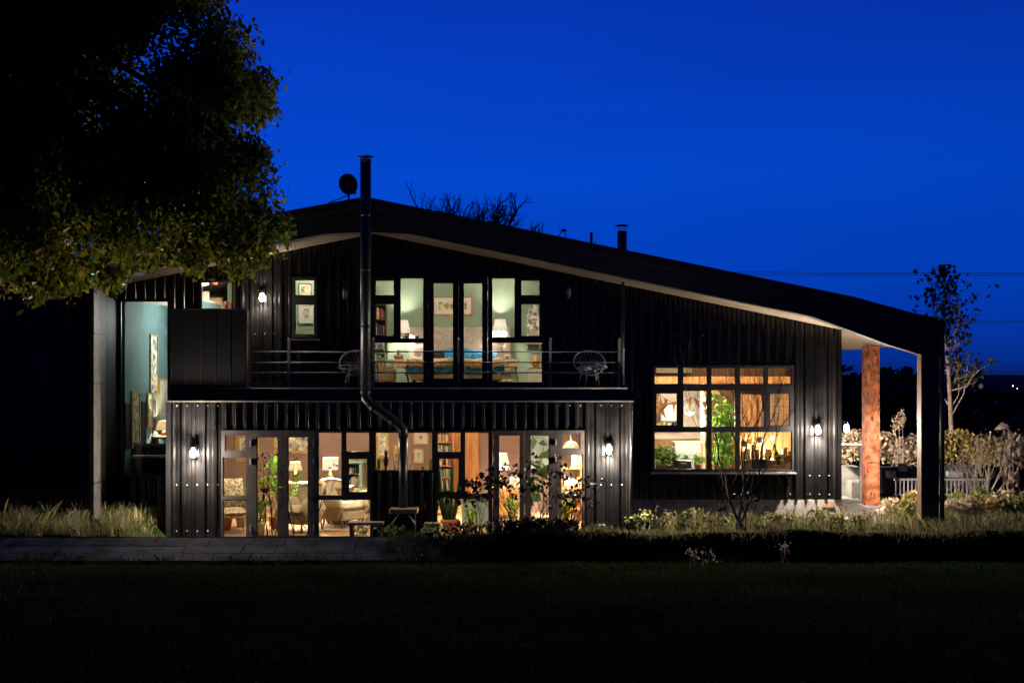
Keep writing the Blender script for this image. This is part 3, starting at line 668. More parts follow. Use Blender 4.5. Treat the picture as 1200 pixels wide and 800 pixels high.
wall_lamp(666, 345, YW-DEPTH, 'unlit caged wall lamp right of the bedroom windows', 0, lit=False)

# satellite dish on the ridge
dY = 23.9; dx, dz = X(407, dY), Z(217, dY)
t = thing('satellite_dish', 'dark satellite dish on the roof ridge left of the flue', 'satellite dish', (dx, dY, Z(244,dY)))
vs = MB(); k = 18; prof = [(max(.004, .185*i/7), .05*(i/7)**2) for i in range(8)]
vs.lathe(prof+[(.183,.056)]+[(p[0], p[1]+.008) for p in prof[::-1]], (0,0,0), k, 1.12)
mat_ = Matrix.Translation((dx, dY, dz)) @ Matrix.Rotation(R(78), 4, 'X') @ Matrix.Rotation(R(25), 4, 'Y')
vs.v = [tuple(mat_ @ Vector(p)) for p in vs.v]; vs.build('dish', M['black_metal'], t)
MB().tube([(dx,dY+.05,dz), (dx+.02,dY+.06,dz-.2), (dx+.02,dY+.06,Z(252,dY))], .018, 8).build('mast', M['black_metal'], t)
MB().tube([(dx+.02,dY+.04,dz-.18), (dx-.32,dY-.2,dz-.36)], .010, 6).build('stay', M['black_metal'], t)
MB().tube([(dx+.02,dY,dz-.17), (dx+.16,dY-.3,dz-.17)], .010, 6).lathe([(.03,-.04),(.035,0),(.02,.05)], (dx+.17,dY-.31,dz-.17), 10).build('receiver_arm', M['black_metal'], t)
# small aerial bird-like cowl on the roof slope
aY = 26.; ax = X(661, aY)
t = thing('weather_vane', 'small dark vane on a thin stalk on the right roof slope', 'weather vane', (ax, aY, under(ax)+.4))
MB().tube([(ax+.12,aY,under(ax)+.35), (ax+.02,aY,Z(273,aY))], .010, 6).build('stalk', M['black_metal'], t)
MB().cushion((ax,aY,Z(270,aY)), (.11,.05,.06)).build('vane', M['black_metal'], t)

# wire chairs on the balcony
def wire_chair(px, py, Y, label, rz):
    x = X(px, Y); t = thing('wire_chair', label, 'balcony chair', (x, Y, deckZ), 'round string chairs on the balcony')
    c = Vector((0,0,.46)); rx = R(-20); rot = Matrix.Rotation(rz, 3, 'Z') @ Matrix.Rotation(rx, 3, 'X')
    ring = [c+rot@Vector((.31*math.cos(a)*(1+.06*math.sin(a)), 0, .25*math.sin(a)+.02)) for a in [i*6.2832/28 for i in range(29)]]
    low = [c+rot@Vector((.26*math.cos(a), -.05-.16*(1-abs(math.cos(a))), -.10+.06*math.sin(a))) for a in [i*6.2832/28 for i in range(29)]]
    seat = [c+rot@Vector((.28*math.cos(a), -.15-.14*math.sin(a), -.13)) for a in [i*6.2832/28 for i in range(29)]]
    o_ = Vector((x, Y, deckZ)); sh = lambda L: [p+o_ for p in L]
    MB().tube(sh(ring), .011, 7).build('outer_ring', M['wire_white'], t)
    MB().tube(sh(seat), .009, 6).build('seat_ring', M['wire_white'], t)
    s_ = MB(); hub = c+rot@Vector((0, -.06, -.13))
    for i in range(1, 14):
        a = math.pi*i/14; s_.tube([ring[int(a/6.2832*28)]+o_, c+rot@Vector((.12*math.cos(a), .08, .05*math.sin(a)-.05))+o_, hub+rot@Vector((.06*math.cos(a),0,0))+o_], .0045, 4)
    for i in range(28): s_.tube([seat[i]+o_, hub+o_], .0035, 4)
    s_.build('seat_strings', M['wire_cord'], t)
    for a in (.6, 2.5, -.9, -2.2):
        MB().tube([hub+o_, o_+Vector((.16*math.cos(a+rz), .13*math.sin(a+rz), .32)), o_+Vector((.24*math.cos(a+rz), .2*math.sin(a+rz), 0))], .010, 6).build('leg', M['wire_white'], t)
    return t
wire_chair(691, 424, 24.3, 'round string chair on the balcony at the right end of the railing', R(14))
wire_chair(416, 424, 24.3, 'round string chair on the balcony partly behind the tall flue pipe', R(-12))

# ---------------------------------------------------------------- bedroom
def picture(px0, py0, px1, py1, Y, label, art='ink_art', frame='wood_frame', fw=.035, mount=.0, name='picture_frame', group=None, grad=None):
    a, b, c, d = RC(px0, py0, px1, py1, Y); t = thing(name, label, 'picture', ((a+b)/2, Y, c), group)
    f = MB(); frame_mesh(f, (a,b,c,d), [(a+fw,b-fw,c+fw,d-fw)], Y-.03, Y); f.build('frame', M[frame], t)
    if mount:
        MB().box(a+fw, b-fw, Y-.016, Y-.004, c+fw, d-fw).build('mount', M['paper'], t); q = fw+mount
        MB().box(a+q, b-q, Y-.021, Y-.0165, c+q, d-q).build('print', M[art], t)
    else: MB().box(a+fw, b-fw, Y-.018, Y-.004, c+fw, d-fw).build('print', M[art], t)
    return t
def shade(mb, c, r0, r1, h, n=20):
    return mb.lathe([(r0,0),(r1,h),(r1-.006,h),(r0-.006,0),(r0,0)], c, n, caps=False)
bY = 26.3
a, b, c, d = RC(478, 418, 588, 446.5, bY); bw = b-a
bed = thing('double_bed', 'double bed with buttoned beige headboard, tan blanket and blue throw', 'bed', ((a+b)/2, bY, uz))
MB().box(a+.05, b-.05, bY, 28.9, uz+.06, uz+.24).build('bed_base', M['headboard_fabric'], bed, bevel=.02)
MB().box(a+.02, b-.02, bY-.0, 28.88, uz+.245, uz+.42).build('mattress', M['off_white'], bed, bevel=.04)
for x_ in (a+.12, b-.12): MB().box(x_-.03, x_+.03, bY+.05, bY+.11, uz+.001, uz+.058).build('foot', M['dark_wood'], bed)
def drape(x0, x1, y0, y1, z, drop, over, bump, n=34):
    """cloth lying on the mattress and hanging over its foot and sides, rumpled"""
    xs = np.linspace(x0-drop, x1+drop, n); ys = np.linspace(y0-over, y1, n); vs = []
    for y in ys:
        for x in xs:
            zz = z; yy = y; xx = x
            if x < x0: zz -= (x0-x); xx = x0-.03-.02*math.sin(y*9)
            if x > x1: zz -= (x-x1); xx = x1+.03+.02*math.sin(y*8)
            if y < y0: zz = min(zz, z-(y0-y)); yy = y0-.03-.025*math.sin(x*11)
            zz += bump*(math.sin(x*7+y*3)+math.sin(y*9-x*4)*.7+rng.uniform(-.5,.5))
            vs.append((xx, yy, zz))
    m_ = MB(); m_.add(vs, [(i*n+j, i*n+j+1, (i+1)*n+j+1, (i+1)*n+j) for i in range(n-1) for j in range(n-1)], True); return m_
def cloth(m_, name, mt, par):
    o = m_.build(name, M[mt], par); s = o.modifiers.new('thick', 'SOLIDIFY'); s.thickness = .02; return o
cloth(drape(a, b, bY, 27.9, uz+.44, .26, .28, .012), 'throw', 'blue_fabric', bed)
cloth(drape(a, b, bY-.03, 27.5, uz+.48, .15, .16, .014), 'blanket', 'tan_blanket', bed)
for x_, rz in ((a+.5, .1), (b-.5, -.15)):
    MB().cushion((x_, 28.5, uz+.56), (.72,.46,.2), R(25), rz).build('pillow', M['blue_fabric' if x_ > -1.2 else 'black_fabric'], bed)
MB().cushion((a+.95, 28.25, uz+.60), (.6,.4,.18), R(35), .1).build('pillow', M['blue_fabric'], bed)
hx0, hx1 = X(480,29.05), X(598,29.05); hz1 = Z(383,29.05)
hb = MB(); nx_, nz_ = 49, 33; vs = []
for j in range(nz_):
    for i in range(nx_):
        u, v = i/(nx_-1), j/(nz_-1); uu, vv = (u*6)%1-.5, (v*4)%1-.5; ed = min(u,1-u,v,1-v)
        vs.append((hx0+u*(hx1-hx0), 29.06-.055*min(1, ed*18)-.035*(1-math.exp(-((uu**2+vv**2)/.03)))*min(1, ed*18), uz+.2+v*(hz1-uz-.2)))
hb.add(vs, [(j*nx_+i, j*nx_+i+1, (j+1)*nx_+i+1, (j+1)*nx_+i) for j in range(nz_-1) for i in range(nx_-1)], True)
hb.box(hx0, hx1, 29.06, 29.14, uz+.2, hz1); hb.build('headboard', M['headboard_fabric'], bed)
picture(507, 347, 554, 370, byb-.005, 'wide orange framed picture of a brown fish above the bed', 'brown_art', 'wood_frame', .04, .1)
def sconce(px, py0, py1, Y, label):
    x = X(px, Y); z0, z1 = Z(py1, Y), Z(py0, Y)
    t = thing('wall_sconce', label, 'wall lamp', (x, byb, z0), 'white shaded lamps beside the bed')
    MB().tube([(x, byb-.003, z0-.04), (x, Y, z0-.05), (x, Y, z0+.05)], .012, 8).lathe([(.05,0),(.05,.012)], (x, Y, z0-.06), 12).build('arm', M['brass'], t)
    shade(MB(), (x, Y, z0), .175, .115, z1-z0).build('lamp_shade', M['shade_white'], t)
    lamp('bulb', (x, Y, (z0+z1)/2), 20, WHITE, .05, t)
sconce(472, 375, 390, 28.9, 'white shaded bedside lamp at the left end of the headboard'); sconce(586, 374, 388, 28.9, 'white shaded bedside lamp at the right end of the headboard')
def nightstand(px0, px1, py0, py1, pyf, Y, label, side):
    a, b, c, d = RC(px0, py0, px1, py1, Y); t = thing('nightstand', label, 'nightstand', ((a+b)/2, Y, uz), 'wooden nightstands by the bed')
    MB().box(a, b, Y, Y+.34, c, d).build('drawer_box', M['pine'], t, bevel=.008)
    dr = MB().box(a+.03, b-.03, Y-.012, Y-.001, c+.02, d-.025).build('drawer_front', M['pine'], t, bevel=.003); MB().ball(((a+b)/2, Y-.022, (c+d)/2), .012, 8).build('knob', M['black_metal'], dr)
    for x_, s in ((a+.05,-1), (b-.05,1)):
        for y_ in (Y+.05, Y+.29): MB().tube([(x_, y_, c), (x_+s*.05, y_, uz)], [.018,.010], 8).build('leg', M['dark_wood'], t)
    return t, d
nightstand(456, 478, 422, 431, 446, 27.6, 'pine nightstand with tapered legs at the left of the bed', -1)
_, nz = nightstand(583, 607, 421, 430.5, 446, 27.0, 'pine nightstand with tapered dark legs at the right of the bed', 1)
def books(name, x0, x1, Y, z, hmin, hmax, parent, seed, dep=.16):
    g = random.Random(seed); x = x0
    while x < x1-.015:
        wd = g.uniform(.018,.042); h = g.uniform(hmin,hmax)
        if g.random() > .12: MB().box(x, min(x+wd-.003, x1), Y, Y+dep, z, z+h).build('book', M[g.choice(['book_red','book_teal','book_cream','book_dark','off_white','brown_art'])], parent)
        x += wd
def stack(name, label, x, y, z, n, wd, seed):
    g = random.Random(seed); t = thing(name, label, 'books', (x, y, z))
    for i in range(n):
        h = g.uniform(.02,.035); MB().obox((x+g.uniform(-.01,.01), y, z+h/2), (wd*g.uniform(.8,1), .15, h), rz=g.uniform(-.15,.15)).build('book', M[g.choice(['book_cream','book_red','off_white','book_dark'])], t); z += h+.001
    return z
zt_ = stack('book_stack', 'small pile of pale books on the left pine nightstand', X(467,27.75), 27.75, Z(422,27.6)+.002, 4, .2, 3)
def figurine(name, label, cat, x, y, z, h, mt, kind='bird'):
    t = thing(name, label, cat, (x, y, z))
    if kind == 'bird':
        MB().ball((x,y,z+h*.5), h*.36, 10, .75, 1.3, .7).ball((x+h*.42,y,z+h*.82), h*.17, 8).tube([(x-h*.35,y,z+h*.5),(x-h*.85,y,z+h*.45)], [h*.15,h*.05], 6).tube([(x+h*.55,y,z+h*.82),(x+h*.75,y,z+h*.78)], [h*.05,h*.01], 5).build('body', M[mt], t)
        for s in (-.08,.12): MB().tube([(x+s*h,y,z),(x+s*h,y,z+h*.3)], h*.03, 5).build('leg', M[mt], t)
    elif kind == 'statue':
        MB().lathe([(h*.16,0),(h*.16,h*.12),(h*.06,h*.16),(h*.11,h*.4),(h*.14,h*.62),(h*.06,h*.74),(h*.09,h*.84),(h*.07,h*.95),(h*.01,h)], (x,y,z), 12).build('body', M[mt], t)
    elif kind == 'house':
        MB().prism([(x-h*.4,z),(x+h*.4,z),(x+h*.4,z+h*.6),(x,z+h),(x-h*.4,z+h*.6)], y-.04, y+.04).build('body', M[mt], t)
        MB().prism([(x-h*.14,z+.001),(x+h*.14,z+.001),(x+h*.14,z+h*.3),(x,z+h*.42),(x-h*.14,z+h*.3)], y-.047, y-.041).build('door', M['black_fabric'], t)
    return t
figurine('house_ornament', 'white house shaped ornament on the book pile by the bed', 'ornament', X(467,27.75), 27.75, zt_+.002, .14, 'ceramic_white', 'house')
zs = Z(397.4, YW)+.002
hp(MB().box(X(468.6,YW)-.02, X(497,YW)+.02, YW+.046, YW+.14, zs-.03, zs-.003), 'window_ledge', 'white_paint')
figurine('bird_ornament', 'dark bird ornament on the bedroom window ledge, the left one', 'ornament', X(477,25.1), 25.1, zs, .085, 'black_metal')
figurine('bird_ornament', 'dark bird ornament on the bedroom window ledge, the right one', 'ornament', X(489,25.1), 25.1, zs, .085, 'black_metal')
# bookcase, desk chair, shelf and bits
def bookcase(px0, px1, pyt, Y, z0, label, mt, seed, rows=5, fill=True, n='bookcase'):
    a, b = X(px0,Y), X(px1,Y); d = Z(pyt,Y); t = thing(n, label, 'bookcase', ((a+b)/2, Y, z0))
    for x_ in (a, b-.025): MB().box(x_, x_+.025, Y, Y+.26, z0, d).build('side_panel', M[mt], t)
    MB().box(a+.026, b-.026, Y+.24, Y+.258, z0, d).build('back_panel', M[mt], t)
    for i in range(rows+1):
        z_ = z0+.05+(d-z0-.07)*i/rows; MB().box(a+.026, b-.026, Y+.005, Y+.238, z_-.02, z_).build('shelf', M[mt], t)
        if i < rows and fill: books('book', a+.04, b-.04, Y+.03, z_+.001, .14, min(.26,(d-z0)/rows-.06), t, seed+i)
    return t
bookcase(437, 453, 355, 28.3, uz, 'dark bookcase in the left corner of the bedroom', 'dark_wood', 5, 5)
def chair(x, y, z0, label, mt, rz=0, h=.9, seat=.45, wd=.42, name='wooden_chair', cat='chair', slats=3, cushion=None):
    t = thing(name, label, cat, (x, y, z0)); rot = Matrix.Rotation(rz, 3, 'Z'); P = lambda a, b, c: Vector((x,y,z0))+rot@Vector((a,b,c)); q = wd/2
    for sx_ in (-1, 1):
        MB().tube([P(sx_*q,-q,0), P(sx_*q,-q,seat)], .018, 8).build('leg', M[mt], t)
        MB().tube([P(sx_*q,q+.04,0), P(sx_*q,q,seat), P(sx_*q*.95,q+.10,h)], .018, 8).build('leg', M[mt], t)
    MB().obox(P(0,0,seat), (wd+.04,wd+.04,.03), rz=rz).build('seat', M[mt], t, bevel=.01)
    b_ = MB()
    for i in range(slats): b_.tube([P(-q*.95,q+.04+.02*i,seat+.15+(h-seat-.18)*i/max(1,slats-1)), P(q*.95,q+.04+.02*i,seat+.15+(h-seat-.18)*i/max(1,slats-1))], .022, 6)
    b_.build('backrest', M[mt], t)
    if cushion: MB().cushion(P(0,0,seat+.05), (wd,wd,.1), 0, rz).build('cushion', M[cushion], t)
    return t
chair(X(446,26.4), 26.4, uz, 'green painted chair at the left bedroom window', 'teal_paint', R(160), .82)
a, b, c, d = RC(437, 424, 458, 446, 25.9)
t = thing('low_cabinet', 'low wooden cabinet by the left bedroom window with drawers', 'cabinet', (a, 25.9, uz)); MB().box(a, b, 26.9, 27.2, uz, uz+.36).build('body', M['pine'], t, bevel=.01)
for i in range(3): MB().box(a+.02, b-.02, 26.885, 26.899, uz+.03+.11*i, uz+.125+.11*i).build('drawer_front', M['oak'], t)
a, b, c, d = RC(614, 401, 637, 408, 28.9)
t = thing('wall_shelf', 'pale bracketed shelf on the green wall at the right bedroom window', 'shelf', (a, 28.9, c)); MB().box(a, b, 28.88, byb-.021, d-.03, d).build('board', M['off_white'], t)
for x_ in (a+.08, b-.08): MB().prism([(x_-.015, c), (x_+.015, c), (x_+.015, d-.032), (x_-.015, d-.032)], 29.0, byb-.021).build('bracket', M['off_white'], t)
ca, cb, cc, cdd = RC(617, 356, 633, 400.5, 28.98)
t = thing('carved_panel', 'carved pale panel with arches and two round holes on the bedroom shelf', 'ornament', ((ca+cb)/2, 28.98, d+.002)); wd = cb-ca
pm = MB(); pm.prism([(ca,d+.002),(cb,d+.002),(cb,cdd-.25),(cb-wd*.2,cdd-.2),(cb-wd*.2,cdd-.08),(ca+wd*.5,cdd),(ca+wd*.2,cdd-.1),(ca,cdd-.3)], 28.98, 29.03); pm.build('panel', M['ink_art'], t)
MB().prism([((ca+cb)/2-.1,d+.03),((ca+cb)/2+.1,d+.03),((ca+cb)/2+.1,d+.24),((ca+cb)/2+.05,d+.31),((ca+cb)/2-.05,d+.31),((ca+cb)/2-.1,d+.24)], 28.965, 28.979).build('arch', M['beige_fabric'], t)
for s in (-.07,.07): MB().ball(((ca+cb)/2+s*.6, 28.975, d+.44), .018, 8).build('round_hole', M['black_fabric'], t)
a, b, c, d = RC(619, 430, 637, 441, 26.8)
t = thing('storage_chest', 'pale low chest on the bedroom floor at the far right window', 'chest', ((a+b)/2, 26.8, uz)); MB().box(a, b, 26.8, 27.1, uz, uz+.3).build('body', M['off_white'], t, bevel=.01); MB().box(a-.01, b+.01, 26.79, 27.11, uz+.302, uz+.325).build('lid', M['pine'], t, bevel=.005)
t = thing('brown_jug', 'round brown jug standing on the pale bedroom chest', 'jug', ((a+b)/2, 26.95, uz+.327)); MB().lathe([(.05,0),(.10,.06),(.11,.12),(.06,.19),(.045,.22),(.05,.24)], ((a+b)/2, 26.95, uz+.327), 14).build('body', M['orange_wood'], t); MB().tube([((a+b)/2+.06,26.95,uz+.55),((a+b)/2+.14,26.95,uz+.5),((a+b)/2+.10,26.95,uz+.42)], .010, 6).build('handle', M['orange_wood'], t)
x_ = X(595,27.1); t = thing('alarm_clock', 'small cream clock on the right pine nightstand', 'clock', (x_, 27.1, nz+.002)); MB().box(x_-.07, x_+.07, 27.08, 27.15, nz+.002, nz+.10).build('case', M['off_white'], t, bevel=.02); MB().tube([(x_,27.079,nz+.05),(x_,27.072,nz+.05)], .036, 14).build('dial', M['brass'], t)
for k, (px, s) in enumerate(((590,'left'),(597,'right'))):
    x_ = X(px,26.3); t = thing('slipper', f'tan slipper on the floor beside the bed, the {s} one of the pair', 'slipper', (x_, 26.3, uz)); MB().cushion((x_,26.3,uz+.035), (.11,.26,.06), 0, .3).build('upper', M['tan_blanket'], t); MB().box(x_-.05,x_+.05,26.19,26.42,uz+.001,uz+.012).build('sole', M['off_white'], t)
x_ = X(583.5, 29.1); t = thing('wall_socket', 'black double wall socket right of the bed', 'socket', (x_, byb-.02, Z(411,29.1))); MB().box(x_-.06,x_+.06,byb-.033,byb-.0205,Z(414,29.1),Z(408,29.1)).build('plate', M['black_metal'], t, bevel=.003); MB().box(x_-.04,x_-.015,byb-.036,byb-.0335,Z(412,29.1),Z(410,29.1)).build('switch', M['off_white'], t)

# the two narrow rooms left of the bedroom
picture(350.5, 332.5, 365, 347.5, 26.395, 'small white mounted picture of golden cats in the upper pane of the narrow window', 'brown_art', 'black_frame', .012, .035)
picture(350.5, 357, 367, 379, 26.395, 'white mounted picture of flowers in the lower pane of the narrow window', 'blue_art', 'white_paint', .012, .07)
def table_lamp(x, y, z, label, base_h, r0, r1, hsh, power, sm_='shade_white', base='ceramic_white', col=WHITE, square=False, cat='table lamp'):
    t = thing('table_lamp', label, cat, (x, y, z))
    MB().lathe([(.07,0),(.075,.012),(.03,.03),(.055,base_h*.35),(.06,base_h*.55),(.018,base_h*.9),(.012,base_h+.05)], (x,y,z), 14).build('lamp_base', M[base], t)
    if square:
        f = MB(); zz = z+base_h
        for a_, b_, c_, d_ in ((x-r0,x+r0,y-r0,y-r0+.006),(x-r0,x+r0,y+r0-.006,y+r0),(x-r0,x-r0+.006,y-r0+.006,y+r0-.006),(x+r0-.006,x+r0,y-r0+.006,y+r0-.006)): f.box(a_,b_,c_,d_,zz,zz+hsh)
        f.build('lamp_shade', M[sm_], t)
    else: shade(MB(), (x,y,z+base_h), r0, r1, hsh).build('lamp_shade', M[sm_], t)
    if power: lamp('bulb', (x,y,z+base_h+hsh*.5), power, col, .05, t)
    return t
a, b, c, d = RC(236, 362, 272, 366, 27.6)
t = thing('side_table', 'narrow shelf table inside the left upper window', 'table', (a, 27.6, uz)); MB().box(a-.2, b+.1, 27.5, 27.9, d-.03, d).build('table_top', M['pine'], t)
for x_ in (a-.15, b+.05):
    for y_ in (27.54, 27.86): MB().box(x_-.02,x_+.02,y_-.02,y_+.02,uz,d-.031).build('leg', M['pine'], t)
table_lamp(X(241,27.7), 27.7, d+.001, 'white lamp glowing inside the left upper window', .14, .085, .075, .24, 80)
a2, b2 = X(247,27.7), X(260,27.7); t = thing('wooden_box', 'golden wooden box beside the lamp in the left upper window', 'box', ((a2+b2)/2, 27.7, d+.001)); MB().box(a2,b2,27.6,27.8,d+.001,d+.23).build('body', M['pine'], t, bevel=.005); MB().box(a2-.006,b2+.006,27.595,27.805,d+.232,d+.25).build('lid', M['oak'], t)
t = thing('book_row', 'row of pale books right of the box in the left upper window', 'books', (X(266,27.7), 27.7, d)); books('book', X(261,27.7), X(273,27.7), 27.62, d+.001, .12, .17, t, 9)
x_ = X(250,26.4); t = thing('pendant_lamp', 'dark red pendant shade hanging at the left upper window', 'pendant lamp', (x_,26.4,Z(334,26.4))); MB().lathe([(.10,0),(.09,.05),(.03,.10),(.01,.11)], (x_,26.4,Z(334,26.4)), 14).build('lamp_shade', M['book_red'], t); MB().tube([(x_,26.4,Z(334,26.4)+.1),(x_,26.4,under(x_)-.002)], .004, 5).build('cord', M['black_metal'], t)

def ceiling_light(x, y, z, label, power, col):
    t = thing('ceiling_light', label, 'ceiling light', (x,y,z), 'small round ceiling lights'); MB().lathe([(.09,-.03),(.09,-.002)], (x,y,z), 16).build('housing', M['white_paint'], t)
    MB().lathe([(.07,-.036),(.07,-.031)], (x,y,z), 16).build('diffuser', M['shade_white'], t); lamp('bulb', (x,y,z-.1), power, col, .06, t)
ceiling_light(-4.1, 25.7, under(-4.1)-.004, 'small round ceiling light above the narrow picture window', 16, WHITE)
ceiling_light(-2.2, 26.0, under(-2.2)-.05, 'small round ceiling light above the foot of the bed, left', 26, WHITE)
ceiling_light(0.1, 26.0, under(0.1)-.05, 'small round ceiling light above the foot of the bed, right', 26, WHITE)
for i_, x_ in enumerate((-4.9, -3.1, -1.0, .9)):
    ceiling_light(x_, 24.75, 2.399, ['small round ceiling light over the bamboo armchair','small round ceiling light over the wingback chairs','small round ceiling light over the cactus','small round ceiling light over the fiddle leaf fig'][i_], 19, WARM)
ceiling_light(-5.55, 26.2, under(-5.55)-.05, 'small round ceiling light in the left upper room', 18, WHITE)
ceiling_light(3.4, 25.75, under(3.4)-.05, 'small round ceiling light over the left of the kitchen counter', 22, WARM)
ceiling_light(5.2, 25.75, under(5.2)-.05, 'small round ceiling light over the right of the kitchen counter', 22, WARM)

# ---------------------------------------------------------------- stair hall with the tall window
wx = xL+.071
def side_picture(pxa, pxb, py0, py1, label, art, fr, fw=.04, thick=.03):
    Ya, Yb = -wx*F/(600-pxa), -wx*F/(600-pxb); Ym = (Ya+Yb)/2; z0, z1 = Z(py1,Ym), Z(py0,Ym)
    t = thing('picture_frame', label, 'picture', (wx, Ym, z0))
    f = MB(); frame_mesh(f, (Ya,Yb,z0,z1), [(Ya+fw,Yb-fw,z0+fw,z1-fw)], 0, thick); f.v = [(wx+p[1], p[0], p[2]) for p in f.v]; f.f = [tuple(reversed(q)) for q in f.f]; f.build('frame', M[fr], t)
    MB().box(wx+.002, wx+thick*.55, Ya+fw, Yb-fw, z0+fw, z1-fw).build('print', M[art], t)
side_picture(175, 184, 392, 462, 'tall narrow gold framed picture highest on the teal wall', 'ink_art', 'gold_frame')
side_picture(153, 163, 458, 524, 'gold framed dark picture low on the teal wall', 'brown_art', 'gold_frame', .06)
side_picture(171.5, 177.5, 460, 500, 'small gold framed picture below the tallest one on the teal wall', 'ink_art', 'gold_frame')
side_picture(185.5, 196, 443, 496, 'gold framed picture on the teal wall above the yellow lamp', 'paper', 'gold_frame', .05)
side_picture(146.2, 151, 472, 527, 'black framed narrow panel nearest the window on the teal wall', 'black_fabric', 'black_metal', .02, .02)
side_picture(165.5, 170, 470, 522, 'black framed narrow panel in the middle of the teal wall', 'black_fabric', 'black_metal', .02, .02)
side_picture(178.5, 181.5, 468, 524, 'black framed narrow panel left of the yellow lamp', 'black_fabric', 'black_metal', .02, .02)
sfx0, sfx1 = wx+.06, X(203,25.5)
t = thing('sofa', 'dark sofa with its pale back rail against the tall window', 'sofa', ((sfx0+sfx1)/2, 25.7, hz))
MB().box(sfx0, sfx1, 25.35, 25.5, hz+.1, Z(536,25.4)).build('backrest', M['black_fabric'], t, bevel=.03)
MB().box(sfx0, sfx1, 25.32, 25.52, Z(536,25.4)+.002, Z(536,25.4)+.05).build('back_rail', M['off_white'], t, bevel=.01)
MB().box(sfx0, sfx1, 25.51, 26.2, hz+.12, hz+.42).build('seat', M['black_fabric'], t, bevel=.04)
for k, (px, rz) in enumerate(((148,.2),(166,-.1),(186,.1))): MB().cushion((X(px,25.65), 25.66, Z(530,25.65)+.02), (.42,.34,.2), R(70), rz).build('cushion', M['black_fabric'], t)
for x_ in (sfx0+.05, sfx1-.05): MB().box(x_-.03,x_+.03,25.4,25.46,hz,hz+.1).build('leg', M['dark_wood'], t)
a = X(190,27.2); t = thing('hall_table', 'small table behind the dark sofa under the teal wall pictures', 'table', (a,27.2,hz)); MB().box(a-.28,a+.3,27.0,27.5,1.66,1.70).build('table_top', M['oak'], t)
for x_ in (a-.24,a+.26):
    for y_ in (27.04,27.46): MB().box(x_-.02,x_+.02,y_-.02,y_+.02,hz,1.659).build('leg', M['oak'], t)
table_lamp(a+.02, 27.25, 1.701, 'yellow glowing lamp behind the dark sofa in the teal hall', .12, .17, .11, .20, 20, 'shade_warm', 'brass', WARM)
# a lit pendant high in the hall throws the light on the teal wall
hx_ = -6.60; t = thing('hall_pendant', 'white globe pendant hanging in the teal stair hall', 'pendant lamp', (hx_, 27.2, 4.2)); MB().ball((hx_,27.2,4.28), .09, 14).build('globe', M['shade_white'], t); MB().tube([(hx_,27.2,4.36),(hx_,27.2,ZC+1.519)], .004, 5).build('cord', M['black_metal'], t)
lamp('bulb', (hx_, 27.2, 4.15), 17, (.95,.97,.92), .1, t)

# ---------------------------------------------------------------- living room
def leaf_cloud(n, c, rx, ry, rz): 
    p = nr.normal(size=(n,3)); p /= np.linalg.norm(p,axis=1,keepdims=True); p *= (nr.rand(n,1))**.4
    return p*np.array([rx,ry,rz])+np.array(c)
def potted_plant(x, y, z, label, h, r, n, size, mt, pot='terracotta', pr=.12, ph=.2, stems=5, aspect=.45, droop=.25, lean=0.):
    t = thing('potted_plant', label, 'potted plant', (x,y,z))
    MB().lathe([(pr*.7,0),(pr,ph*.85),(pr*1.1,ph*.86),(pr*1.1,ph),(pr*.95,ph),(pr*.9,ph*.9)], (x,y,z), 18).build('pot', M[pot], t)
    s_ = MB()
    for k in range(stems):
        a = k*6.283/stems+.4; s_.tube([(x+pr*.2*math.cos(a),y+pr*.2*math.sin(a),z+ph*.8),(x+r*.35*math.cos(a)+lean*.5,y+r*.35*math.sin(a),z+ph+(h-ph)*.5),(x+r*.6*math.cos(a)+lean,y+r*.6*math.sin(a),z+h*.9)], [.010,.007,.004], 5)
    s_.build('stem', M['twig'] if mt == 'dark_plant' else M['house_plant'], t)
    leaves('foliage', leaf_cloud(n, (x+lean*.7,y,z+ph+(h-ph)*.6), r, r, (h-ph)*.5), size, M[mt], t, droop, aspect)
    return t
picture(276, 508, 304, 541, lyb-.002, 'tall gold framed picture behind the leftmost terrace window', 'blue_art', 'gold_frame', .09, .05)
picture(321, 504, 364, 531, lyb-.002, 'wide gold framed picture of leaves seen through the second terrace door', 'ink_art', 'gold_frame', .06)
picture(441, 503, 456, 536, lyb-.002, 'gold framed sketch in the high window left of the flue', 'ink_art', 'gold_frame', .05, .03)
picture(461.5, 521, 466.5, 540, lyb-.002, 'narrow gold framed picture just left of the flue in the high window', 'brown_art', 'gold_frame', .025)
picture(484, 503, 502.5, 521, lyb-.002, 'upper of two pale framed prints right of the flue', 'brown_art', 'gold_frame', .03, .1)
picture(484, 525, 497, 543, lyb-.002, 'lower of two pale framed prints right of the flue', 'ink_art', 'gold_frame', .03, .07)
picture(620, 503, 643.5, 548, lyb-.002, 'large pale blue canvas behind the fourth terrace door', 'pale_blue_paint', 'white_paint', .02)
